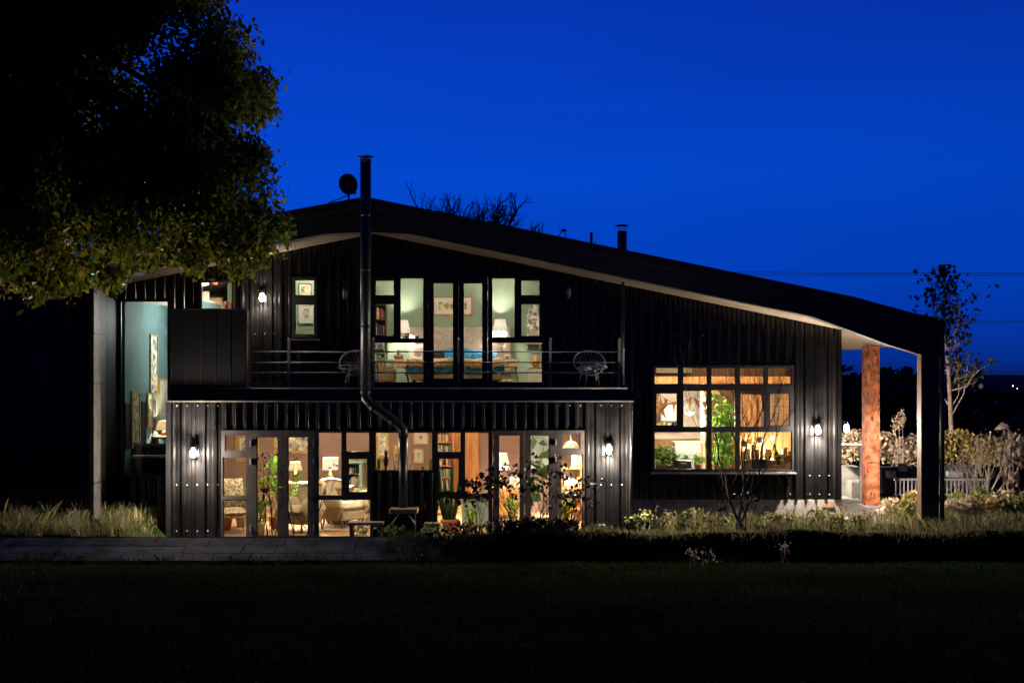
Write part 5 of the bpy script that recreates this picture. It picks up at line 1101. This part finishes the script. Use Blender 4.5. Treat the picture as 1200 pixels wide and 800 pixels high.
# ---------------------------------------------------------------- trees
def inpoly(x, y, P):
    c = False; j = len(P)-1
    for i in range(len(P)):
        if (P[i][1] > y) != (P[j][1] > y) and x < (P[j][0]-P[i][0])*(y-P[i][1])/(P[j][1]-P[i][1])+P[i][0]: c = not c
        j = i
    return c
tY = 17.5; k = tY/F
outline = [((px-600)*k, ZC-(py-440)*k) for px, py in [(-330,-260),(225,-260),(262,-60),(284,0),(276,30),(300,58),(322,72),(306,98),(318,128),(308,158),(340,182),(354,200),(336,216),(326,240),(346,258),(332,286),(306,318),(292,340),(262,322),(240,330),(214,318),(190,322),(165,318),(140,304),(120,322),(108,372),(96,382),(82,344),(62,374),(44,360),(22,332),(0,340),(-60,345),(-330,335)]]
t = thing('oak_tree', 'large leafy tree overhanging the left of the house, leaves turning yellow', 'tree', (X(-62,18), 18, .2))
tb = MB(); g = random.Random(3); tx = X(-62,18)
trunk = [(tx,18,-.1),(tx+.05,18,1.2),(tx-.05,17.9,2.6),(tx+.1,17.7,4.2),(tx+.3,17.6,6.2),(tx+.5,17.5,8.2)]
tb.tube(trunk, [.36,.29,.26,.22,.16,.08], 14); tb.build('trunk', M['bark'], t)
cl = []
while len(cl) < 820:
    x = g.uniform(-11, -2.8); z = g.uniform(4, 11.2); r = g.uniform(.24,.46)
    ok = all(inpoly(x+r*.72*math.cos(a), z+r*.72*math.sin(a), outline) for a in (0,.8,1.57,2.36,3.14,3.93,4.71,5.5))
    if ok or (g.random() < .05 and inpoly(x, z, outline)): cl.append((x, tY+g.uniform(-1.4,1.4)*(1.4 if x < -5 else 1), z, r if ok else .16))
lb = MB()
for i in range(26):
    q = cl[g.randrange(len(cl))]; s = Vector(trunk[2]).lerp(Vector(trunk[5]), g.random()); e_ = Vector(q[:3]); m_ = s.lerp(e_,.5)+Vector((0,0,.35+.3*g.random()))
    lb.tube([s, s.lerp(m_,.55)+Vector((0,g.gauss(0,.1),.1)), m_, m_.lerp(e_,.6)+Vector((0,g.gauss(0,.12),.1)), e_], [.085,.07,.05,.03,.012], 6, caps=False)
for q in cl:
    e_ = Vector(q[:3]); dirx = 1
    s = e_+Vector((-dirx*g.uniform(.3,.8), g.gauss(0,.25), g.uniform(.1,.5))); lb.tube([s, s.lerp(e_,.5)+Vector((0,0,.1)), e_, e_+Vector((.1*dirx,0,-.2))], [.016,.012,.007,.003], 4, caps=False)
lb.build('limbs', M['bark'], t)
Cs = []
for x, y, z, r in cl:
    n = int(95+1050*r*r); p = nr.normal(size=(n,3)); p /= np.linalg.norm(p,axis=1,keepdims=True); p *= (nr.rand(n,1))**.45*r
    p[:,2] *= 1.15; Cs.append(p+np.array([x,y,z]))
    m_ = n//7; pp = nr.normal(size=(m_,3))*np.array([r*.75,r*.75,r*.6]); Cs.append(pp+np.array([x,y,z]))
Cs = np.concatenate(Cs); keep = np.array([inpoly(p[0], p[2], outline) or nr.rand() < .10 for p in Cs]); leaves('crown', Cs[keep], .102, M['tree_leaf'], t, .55, .55)

# young birch beyond the porch
bY_ = 32.; bx = lambda px: X(px,bY_)
t = thing('birch_tree', 'slim young pale barked tree with few leaves behind the right house corner', 'tree', (bx(1116),bY_,.2))
bt = [(bx(1116),bY_,.1),(bx(1115),bY_,1.6),(bx(1112),bY_,3.0),(bx(1108),bY_,4.0),(bx(1106),bY_,5.2),(bx(1105),bY_,Z(318,bY_))]
MB().tube(bt, [.075,.062,.05,.038,.024,.008], 10).build('trunk', M['birch_bark'], t); lb = MB(); tips = []; g = random.Random(8)
for z0, px, pz in ((1.9,1142,Z(420,bY_)),(2.1,1130,Z(432,bY_)),(2.5,1136,Z(395,bY_)),(2.6,1147,Z(436,bY_)),(2.9,1092,Z(362,bY_)),(3.3,1122,Z(370,bY_)),(3.6,1076,Z(358,bY_)),(3.8,1124,Z(348,bY_)),(4.4,1120,Z(335,bY_)),(3.0,1128,Z(400,bY_)),(4.6,1098,Z(336,bY_)),(2.2,1102,Z(425,bY_))):
    px = 1111+(px-1111)*.6; s = Vector((bx(1113),bY_,z0)); e_ = Vector((bx(px),bY_+g.uniform(-.6,.6),pz)); m_ = s.lerp(e_,.5)+Vector((.12*(1 if px>1113 else -1),0,-.12))
    lb.tube([s, m_, e_], [.022,.015,.005], 6, caps=False)
    for j in range(9):
        q = (m_ if j < 3 else e_).lerp(e_ if j < 3 else m_, g.random()*.6); e2 = q+Vector((g.gauss(0,.22),g.gauss(0,.2),g.uniform(.05,.4))); lb.tube([q,e2], [.009,.003], 4, caps=False); tips.append(e2)
lb.build('limbs', M['birch_bark'], t)
C = np.concatenate([np.array([p+Vector((g.gauss(0,.12),g.gauss(0,.12),g.gauss(0,.12))) for _ in range(5)]) for p in tips]+[np.array([(bx(1106)+g.gauss(0,.13),bY_+g.gauss(0,.13),g.uniform(4.0,5.75)) for _ in range(190)])])
leaves('crown', C, .135, M['birch_leaf'], t, .3, .7)
# bare trees behind the ridge
for i, (px, Y, h, sd, lab) in enumerate(((518,52,11.5,4,'leafless dark tree crown rising just right of the flue behind the roof'),(545,55,11.6,9,'leafless dark tree crown in the middle of three behind the roof'),(588,54,12.2,15,'leafless dark tree crown furthest right of three behind the roof'))):
    zg = float(gz(X(px,Y),Y)); t = thing('bare_tree', lab, 'tree', (X(px,Y),Y,zg), 'bare trees behind the roof'); g = random.Random(sd); tb = MB()
    tb.tube([(X(px,Y),Y,zg-.2),(X(px,Y)+.1,Y,zg+h*.3),(X(px,Y)-.05,Y,zg+h*.52)], [.24,.18,.14], 9); tb.build('trunk', M['twig'], t); cb = MB()
    for j in range(6): grow(cb, (X(px,Y)-.05+.1*g.gauss(0,1),Y,zg+h*(.40+.02*j)), (g.gauss(0,.55),g.gauss(0,.5),1), h*.155, .13, 5, g, .7, .16, None, (2,3), .76, 5, .2)
    cb.build('crown', M['twig'], t)
# distant wood beside the hills
g = np.random.RandomState(4); C = []
for x in np.arange(14, 70, 1.3):
    topz = 3.2 if x < 24 else 1.1
    n = 150; C.append(np.stack([x+g.normal(size=n)*1.0, 74+g.normal(size=n)*1.6, -2+(topz+2+g.normal()*.45)*g.rand(n)**.7], 1))
tag(leaves('woodland', np.concatenate(C), .75, M['far_wood'], None, 0, .8), 'dark wood of trees beyond the garden', 'trees', kind='stuff')

# power lines
for i, (y, Y, x0, lab) in enumerate(((320.6,120,0,'upper wire of the higher pair of power lines'),(323.2,120,0,'lower wire of the higher pair of power lines'),(376.2,120,0,'upper wire of the lower pair of power lines'),(378.6,120,0,'lower wire of the lower pair of power lines'))):
    z = Z(y,Y); tag(MB().tube([(x0+q*10,Y,z+.25*((q-8)/8)**2) for q in range(20)], .022, 5).build('power_line', M['black_metal'], None, (60,Y,z)), lab, 'power line', 'power lines over the right of the roof')
for i, (px, py, s, lab) in enumerate(((1187,452,1,'brighter of two close distant lights at the far right'),(1192,455,.6,'fainter of two close distant lights at the far right'),(1146,446,.5,'faint distant light left of the pair on the dark hills'),(1160,468,.4,'faint lowest distant light in the dark valley'))):
    tag(MB().ball((X(px,900),900,Z(py,900)), .42*s, 8).build('town_light', M['far_lamp'], None, (X(px,900),900,Z(py,900))), lab, 'light', 'distant lights on the dark hills')

# ---------------------------------------------------------------- shrubs and plants in front of the house
def shrub(px, py_top, Y, label, spread, n_st, seed, leaf='shrub_dark', nl=3, ls=.075, depth=2, r=.011, stem='twig', name='shrub', cat='shrub', w=.08, heads=False, nch=(1,3), Lf=.52, up=.2):
    x = X(px,Y); zg = float(gz(x,Y)); h = Z(py_top,Y)-zg; g = random.Random(seed); tips = []; sb = MB(); t = thing(name, label, cat, (x,Y,zg))
    for i in range(n_st): grow(sb, (x+g.uniform(-w,w),Y+g.uniform(-w,w),zg-.03), (g.gauss(0,spread),g.gauss(0,spread*.7),1), h*Lf, r, depth, g, .6, up, tips, nch, .65, 5, .14)
    sb.build('stems', M[stem], t)
    if nl and tips:
        C = np.array([p+Vector((g.gauss(0,ls*.6),g.gauss(0,ls*.6),g.gauss(0,ls*.5))) for p in tips for _ in range(nl)]); leaves('foliage', C, ls, M[leaf], t, .1, .65)
    return t
rose = 'roses and seed heads before the right terrace doors'
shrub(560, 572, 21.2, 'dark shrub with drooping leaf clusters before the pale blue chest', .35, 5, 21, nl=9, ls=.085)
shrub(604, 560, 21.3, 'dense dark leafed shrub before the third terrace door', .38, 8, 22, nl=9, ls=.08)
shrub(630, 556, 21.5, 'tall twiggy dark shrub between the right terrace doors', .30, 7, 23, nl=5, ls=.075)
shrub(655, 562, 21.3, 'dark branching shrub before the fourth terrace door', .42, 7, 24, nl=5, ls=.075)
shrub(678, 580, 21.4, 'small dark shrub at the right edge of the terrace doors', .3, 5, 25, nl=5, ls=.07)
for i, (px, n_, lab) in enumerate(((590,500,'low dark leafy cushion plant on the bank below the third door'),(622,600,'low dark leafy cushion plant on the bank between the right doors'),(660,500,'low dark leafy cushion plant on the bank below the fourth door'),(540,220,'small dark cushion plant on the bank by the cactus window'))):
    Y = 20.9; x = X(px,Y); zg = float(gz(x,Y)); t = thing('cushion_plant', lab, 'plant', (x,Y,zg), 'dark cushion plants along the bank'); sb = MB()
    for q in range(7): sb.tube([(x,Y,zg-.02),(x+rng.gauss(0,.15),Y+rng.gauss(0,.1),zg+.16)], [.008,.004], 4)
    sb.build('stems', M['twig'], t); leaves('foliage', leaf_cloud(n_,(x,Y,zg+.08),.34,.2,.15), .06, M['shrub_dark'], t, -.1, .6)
shrub(314, 545, 22.0, 'thin bare dark stems before the left terrace door', .12, 4, 31, nl=3, ls=.05, r=.013, depth=2)
shrub(342, 536, 22.0, 'arching bare twigs before the second terrace door', .32, 4, 32, nl=2, ls=.05, r=.014, depth=2)
shrub(368, 560, 22.2, 'few thin upright twigs left of the white lamp window', .2, 2, 33, nl=2, ls=.045, r=.009, depth=1)
shrub(868, 438, 22.4, 'bare branching small tree standing before the kitchen window', .24, 3, 59, nl=0, depth=5, r=.030, nch=(2,4), Lf=.40, up=.42, name='bare_tree', cat='tree', w=.14)
shrub(872, 572, 21.6, 'clump of dark dried seed heads below the kitchen window', .22, 9, 42, nl=5, ls=.07, depth=1)
shrub(766, 588, 22.0, 'dark forked dried stems with seed heads at the kitchen corner', .4, 5, 43, nl=4, ls=.06, depth=1, r=.013)
shrub(797, 598, 22.0, 'small fan of dark bare stems left of the bare tree', .5, 7, 44, nl=0, depth=1, r=.008)
shrub(840, 600, 21.8, 'dark leafed twiggy plant just left of the bare tree', .5, 6, 45, nl=3, ls=.06, depth=1, r=.008)
shrub(700, 612, 22.2, 'small dark bushy plant before the right ribbed panel', .4, 6, 46, nl=6, ls=.06, depth=1, r=.007)
x = X(717,22.3); zg = float(gz(x,22.3)); t = thing('red_flowers', 'small plant with red flowers by the right ribbed panel', 'flowers', (x,22.3,zg)); sb = MB()
for q in range(8): sb.tube([(x,22.3,zg),(x+rng.gauss(0,.06),22.3+rng.gauss(0,.05),zg+.14)], [.005,.003], 4)
sb.build('stems', M['house_plant'], t); leaves('flowers', leaf_cloud(36,(x,22.3,zg+.17),.09,.06,.03), .045, M['red_berry'], t, -.2, .9); leaves('foliage', leaf_cloud(50,(x,22.3,zg+.09),.1,.08,.05), .05, M['shrub_green'], t, 0, .6)
g = random.Random(77)
for i, (px, n_st, lab) in enumerate(((462,5,'low grey green herb at the foot of the flue stand'),(428,6,'low grey green herb beside the long bench'),(505,5,'low grey green herb under the short bench'))):
    shrub(px, 611, 22.3, lab, .5, n_st+6, 60+i, 'shrub_green', 6, .05, 1, .005, 'twig', 'herb_plant', 'plant')
for i, (px, py, Y, lab) in enumerate(((918,632,19.6,'pale weed sprig on the dark bank, right of the bare tree'),(812,642,19.4,'pale low weed on the dark bank below the kitchen corner'),(828,640,19.6,'pale leafy weed on the dark bank below the kitchen window'))):
    shrub(px, py, Y, lab, .35, 4, 70+i, 'dry_leaf', 4, .05, 1, .005, 'pale_twig', 'weed', 'weed')

shrub(508, 622, 20.4, 'dark spreading weed over the right end of the paved path', .6, 9, 91, nl=6, ls=.06, depth=1, r=.006, nch=(2,3))
shrub(490, 650, 19.7, 'dark low weed at the lower right corner of the paved path', .7, 9, 92, nl=6, ls=.05, depth=1, r=.005, nch=(2,3))
g5 = random.Random(44)
for i, (px, top, lab) in enumerate(((752,596,'ragged pale weed hard against the concrete plinth at its left end'),(783,600,'ragged pale weed under the left air brick'),(812,594,'tall thin dry weed under the middle air brick'),(905,598,'ragged dry weed right of the bare tree'),(930,602,'low bushy dry weed below the right end of the window sill'),(958,594,'tall dry weed below the lamp right of the kitchen window'),(982,600,'ragged dry weed at the house corner'),(1008,602,'bushy dry weed at the foot of the rusty column'))):
    shrub(px, top, 23.3+.5*g5.random(), lab, .45, 8, 120+i, 'straw_grass' if i%2 else 'shrub_green', 5, .07, 1, .006, 'pale_twig', 'weed', 'weed', nch=(2,3))
# grasses: nobody could count these blades
def tufts(n, xr, yr, per, rad):
    P = []
    for _ in range(n):
        x, y = nr.uniform(*xr), nr.uniform(*yr); P.append(np.stack([x+nr.normal(size=per)*rad, y+nr.normal(size=per)*rad], 1))
    P = np.concatenate(P); return np.stack([P[:,0], P[:,1], gz(P[:,0],P[:,1])-.01], 1)
P = np.concatenate([tufts(105, (2.3, 7.6), (22.0, 24.85), 34, .05), tufts(90, (2.6, 7.6), (23.2, 24.9), 26, .04), tufts(40, (2.3, 7.6), (21.3, 23), 22, .05)]); h = .04+.34*nr.rand(len(P))**2.4*(.35+.65*np.sin(P[:,0]*6+P[:,1]*4)**2)+.06*nr.rand(len(P))
tag(blades('border_grass', P, h, M['straw_grass'], None, .010, .7), 'straw coloured tufted grass along the concrete plinth', 'grass', kind='stuff')
P = tufts(430, (-12.5, -6.35), (20.9, 24.6), 34, .06); h = .05+.40*nr.rand(len(P))**2*(.3+.7*np.sin(P[:,0]*4+P[:,1]*5)**2)+.06*nr.rand(len(P))
tag(blades('bank_grass', P, h, M['straw_grass'], None, .010, .7), 'long rough grass on the lit bank at left', 'grass', kind='stuff')
P = tufts(200, (-1.2, 9.5), (20.55, 21.3), 26, .09); h = .04+.17*nr.rand(len(P))**2*(.3+.7*np.sin(P[:,0]*3.3)**2)
tag(blades('crest_grass', P, h, M['straw_grass'], None, .010, .8), 'short dark grass along the top of the bank', 'grass', kind='stuff')
P = np.concatenate([tufts(70, (-2.0, -.6), (19.5, 20.8), 26, .08), tufts(90, (-11, -1.5), (19.5, 19.75), 16, .06)]); tag(blades('edge_grass', P, .05+.14*nr.rand(len(P))**1.5, M['lawn_grass'], None, .010, .8), 'ragged grass growing over the edges of the paved path', 'grass', kind='stuff')
N = 140000; y = 8.4+(20.1-8.4)*nr.rand(N)**.8; x = (nr.rand(N)*2-1)*.44*y; cl_ = np.sin(x*2.1+y*1.3)+np.sin(x*.9-y*2.2)+nr.normal(size=N)*.6; sel = cl_ > -9; x, y, cl_ = x[sel], y[sel], cl_[sel]
sel = (y < 19.5+.12*np.sin(x*5)+.1*np.sin(x*13)) | (x > -1.3); x, y, cl_ = x[sel], y[sel], cl_[sel]
P = np.stack([x, y, gz(x,y)-.008], 1); tag(blades('lawn_grass', P, .028+.02*np.clip(cl_+1,0,3)*nr.rand(len(x)), M['lawn_grass'], None, .007, .9), 'dark unlit lawn in the foreground', 'grass', kind='stuff')

# ---------------------------------------------------------------- the garden beyond the porch
def gpt(px, Y): x = X(px,Y); return x, float(gz(x,Y))
def hedge(px0, px1, py0, py1, Y, dep, label, mt, n, ls, name='hedge'):
    a,b,c,d = RC(px0,py0,px1,py1,Y); t = thing(name, label, 'hedge', ((a+b)/2,Y,c)); sb = MB(); q = int((b-a)/.5)+2
    for i in range(q):
        x = a+(b-a)*(i+.5)/q; zg = float(gz(x,Y)); sb.tube([(x,Y+dep/2,zg-.05),(x+.03,Y+dep/2,c+.1),(x-.05,Y+dep/2,d-.1)], [.035,.03,.012], 6)
        for j in range(4): sb.tube([(x,Y+dep/2,c+.05),(x+rng.uniform(-.3,.3),Y+dep/2+rng.uniform(-.3,.3),rng.uniform(c+.2,d))], [.014,.005], 4)
    sb.build('stems', M['birch_bark'], t)
    C = np.stack([nr.uniform(a,b,n), Y+dep*nr.rand(n), c+(d-c)*nr.rand(n)**.8+.06*np.sin(nr.rand(n)*40)], 1); C[:,2] += .07*np.sin(C[:,0]*3.1)+.05*np.sin(C[:,0]*7.7)
    leaves('foliage', C, ls, M[mt], t, .1, .6)
hedge(985, 1078, 511, 543, 31, .8, 'clipped feathery hedge on stems seen under the porch roof', 'dry_leaf', 3800, .10)
hedge(1098, 1174, 512, 542, 30.5, .9, 'clipped yellow green hedge on stems right of the house corner', 'hedge_leaf', 3600, .10)
hedge(1176, 1260, 514, 548, 31.5, .9, 'clipped yellow green hedge at the far right edge', 'hedge_leaf', 2600, .10)
def box_thing(name, label, cat, px0, py0, px1, py1, Y, dep, mt, z0=None, group=None):
    a,b,c,d = RC(px0,py0,px1,py1,Y); c = c if z0 is None else z0; t = thing(name, label, cat, ((a+b)/2,Y,c), group)
    m_ = MB()
    if True:
        w_ = .05; m_.box(a,b,Y,Y+w_,c,d).box(a,b,Y+dep-w_,Y+dep,c,d).box(a,a+w_,Y+w_,Y+dep-w_,c,d).box(b-w_,b,Y+w_,Y+dep-w_,c,d)
        m_.build('trough', M[mt], t, bevel=.012); MB().box(a+w_+.001,b-w_-.001,Y+w_+.001,Y+dep-w_-.001,c+.02,d-.07).build('soil', M['lawn_soil'], t)
    return t,(a,b,c,d)
box_thing('planter', 'large square stone planter beside the rusty column', 'planter', 984, 547, 1010, 580, 29.6, .8, 'stone_trough', PZ)
box_thing('planter', 'small square stone planter before the large one by the column', 'planter', 998, 564, 1013, 584, 28.9, .5, 'stone_trough', PZ)
box_thing('planter', 'black trough planter under the feathery hedge', 'planter', 1034, 548, 1072, 578, 29.2, .6, 'dark_trough')
box_thing('planter', 'black trough planter under the yellow green hedge', 'planter', 1106, 546, 1140, 572, 29.4, .6, 'dark_trough')
for px0,py0,px1,py1,Y,lab in ((1041,552,1050,560,28.9,'pale box with a door between column and front post'),(1055,545,1063,552,29,'small pale box on the black trough under the feathery hedge'),(1112,553,1129,559,29.2,'long pale box on the black trough right of the house corner')):
    a,b,c,d = RC(px0,py0,px1,py1,Y); t = thing('garden_box', lab, 'box', ((a+b)/2,Y,c)); MB().box(a,b,Y,Y+.25,c,d).build('body', M['galvanised'], t, bevel=.008); MB().box(a-.01,b+.01,Y-.01,Y+.26,d+.001,d+.02).build('lid', M['stone_trough'], t)
a,b,c,d = RC(986,521,1014,527,28.5); zg = float(gz(a,28.5)); t = thing('garden_table', 'pale slatted garden table behind the large stone planter', 'table', (a,28.5,zg))
for k in range(3): MB().box(a-.2,b,28.5+.2*k,28.5+.2*k+.17,d-.04,d).build('slat', M['galvanised'], t)
for x_ in (a-.15,b-.06): MB().box(x_-.03,x_+.03,28.6,28.66,zg,d-.041).build('leg', M['galvanised'], t)
fY = 28.2; a,b,c,d = RC(1048,560.5,1158,581,fY); t = thing('rail_fence', 'low pale railing fence running behind the front post', 'fence', ((a+b)/2,fY,c)); MB().box(a,b,fY-.02,fY+.02,d-.045,d).build('top_rail', M['galvanised'], t); MB().box(a,b,fY-.015,fY+.015,c+.02,c+.05).build('bottom_rail', M['galvanised'], t)
n_ = 24
for k in range(n_):
    x_ = a+(b-a)*(k+.5)/n_; MB().box(x_-.012,x_+.012,fY-.010,fY+.010,float(gz(x_,fY))-.02 if k%8==0 else c+.051,d-.046).build('baluster', M['galvanised'], t)
shrub(1137, 535, 27.4, 'pale barked bare shrub with forked stems right of the house corner', .32, 5, 82, nl=0, depth=4, r=.015, stem='pale_twig', w=.12, nch=(2,3), Lf=.42)
shrub(1158, 520, 27.8, 'taller pale bare shrub with arching twigs near the right edge', .36, 5, 85, nl=1, ls=.05, leaf='dry_leaf', depth=4, r=.014, stem='pale_twig', w=.12, nch=(2,3), Lf=.42)
x, zg = gpt(1186,27); t = thing('dried_sunflower', 'tall brown dried plant with drooping head at the far right', 'plant', (x,27,zg)); sb = MB()
for q in range(5): sb.tube([(x+rng.gauss(0,.06),27+rng.gauss(0,.05),zg-.05),(x+rng.gauss(0,.05),27,zg+.7),(x+rng.gauss(0,.04),27,Z(510,27)),(x-.10-.03*q,27-.05,Z(499,27)+.02*q),(x-.26-.03*q,27-.06,Z(503,27))], [.016,.015,.014,.012,.02], 7)
sb.build('stems', M['birch_bark'], t); leaves('foliage', np.stack([x+nr.normal(size=90)*.10-.02, 27+nr.normal(size=90)*.1, zg+.2+1.35*nr.rand(90)], 1), .15, M['dry_leaf'], t, .9, .4)
g = random.Random(19); cols = ['dry_leaf','shrub_green','hedge_leaf','dry_leaf','shrub_green']
desc = ['russet','pale green','yellowing','brown','grey green']; places = [(1046,24.9,.42),(1062,24.6,.38),(1072,25.6,.5),(1112,24.6,.42),(1124,25.4,.5),(1138,24.8,.45),(1150,25.8,.55),(1163,24.7,.46),(1176,25.5,.55),(1190,24.8,.5),(1206,25.4,.55)]
where = ['just right of the rusty column foot','between the rusty column and the front post','left against the front post, behind its neighbour','right against the downpipe of the house corner','below the pale forked shrub, at its left','below the pale forked shrub, at its right','behind the border below the taller bare shrub','before the taller bare shrub','below the dried drooping plant, at its left','below the dried drooping plant at the right edge','at the very right edge']
for i, (px,Y,h) in enumerate(places):
    x, zg = gpt(px,Y); t = thing('border_plant', f'bushy {desc[i%5]} border plant {where[i]}', 'plant', (x,Y,zg), 'leafy border plants right of the porch'); sb = MB()
    for q in range(9): sb.tube([(x,Y,zg-.03),(x+g.gauss(0,.13),Y+g.gauss(0,.1),zg+h*g.uniform(.5,1))], [.009,.004], 4)
    sb.build('stems', M['pale_twig'], t); leaves('foliage', leaf_cloud(330,(x,Y,zg+h*.5),.30,.24,h*.5), .095, M[cols[i%5]], t, .0, .6)
P = tufts(260, (7.4, 11.5), (22.2, 25.2), 30, .08); h = .08+.22*nr.rand(len(P))
tag(blades('verge_grass', P, h, M['straw_grass'], None, .011, .8), 'rough dry grass below the border plants at right', 'grass', kind='stuff')
x, zg = gpt(1054,30.2); t = thing('pampas_grass', 'pale feathery plumes rising over the hedge under the porch', 'plant', (x,30.2,zg)); sb = MB()
for q in range(3): sb.tube([(x+.05*q,30.2,zg),(x+.06*q-.05,30.2,1.3),(x+.1*q-.12,30.2,1.85+.08*(q%3))], [.010,.008,.006], 5)
sb.build('stems', M['pale_twig'], t); C = np.concatenate([np.stack([x+.1*q-.12+nr.normal(size=60)*.028, 30.2+nr.normal(size=60)*.028, 1.62+.08*(q%3)+.42*nr.rand(60)],1) for q in range(3)]); leaves('plumes', C, .09, M['dry_leaf'], t, -.5, .25)

# ---------------------------------------------------------------- dark side building at the left
S = thing('side_building', 'dark ribbed side building at the far left under the tree', 'building', (-10, 24, 0)); sY_ = 24.2
mb = MB(); sx0, sx1 = -15.0, xL-.1; op = RC(34, 410, 60, 455, sY_)
for p in openings_split(sx0, sx1, .42, 4.9, [op]): corr(mb, *p, sY_)
for z_ in (Z(568,sY_), Z(508,sY_), Z(596,sY_)): screws(mb, sx0, sx1, z_, sY_)
mb.build('wall', M['black_cladding'], S)
MB().box(sx0,sx1,sY_+.02,sY_+.25,-.4,.416).build('concrete_plinth', M['concrete'], S)
MB().box(sx0,sx1,sY_+.10,29.5,.42,4.9).build('shell', M['black_flashing'], S)
MB().prism([(sx0,4.9),(sx1,4.9),(sx1,5.05),(sx0,5.05)], sY_-.15, 29.6).build('roof', M['black_flashing'], S)
f = MB(); frame_mesh(f, op, [(op[0]+.05,op[1]-.05,op[2]+.05,op[3]-.05)], sY_-.03, sY_+.05); fo = f.build('window', M['black_frame'], S); MB().box(op[0]+.046,op[1]-.046,sY_+.0,sY_+.012,op[2]+.046,op[3]-.046).build('pane', M['glass'], fo)
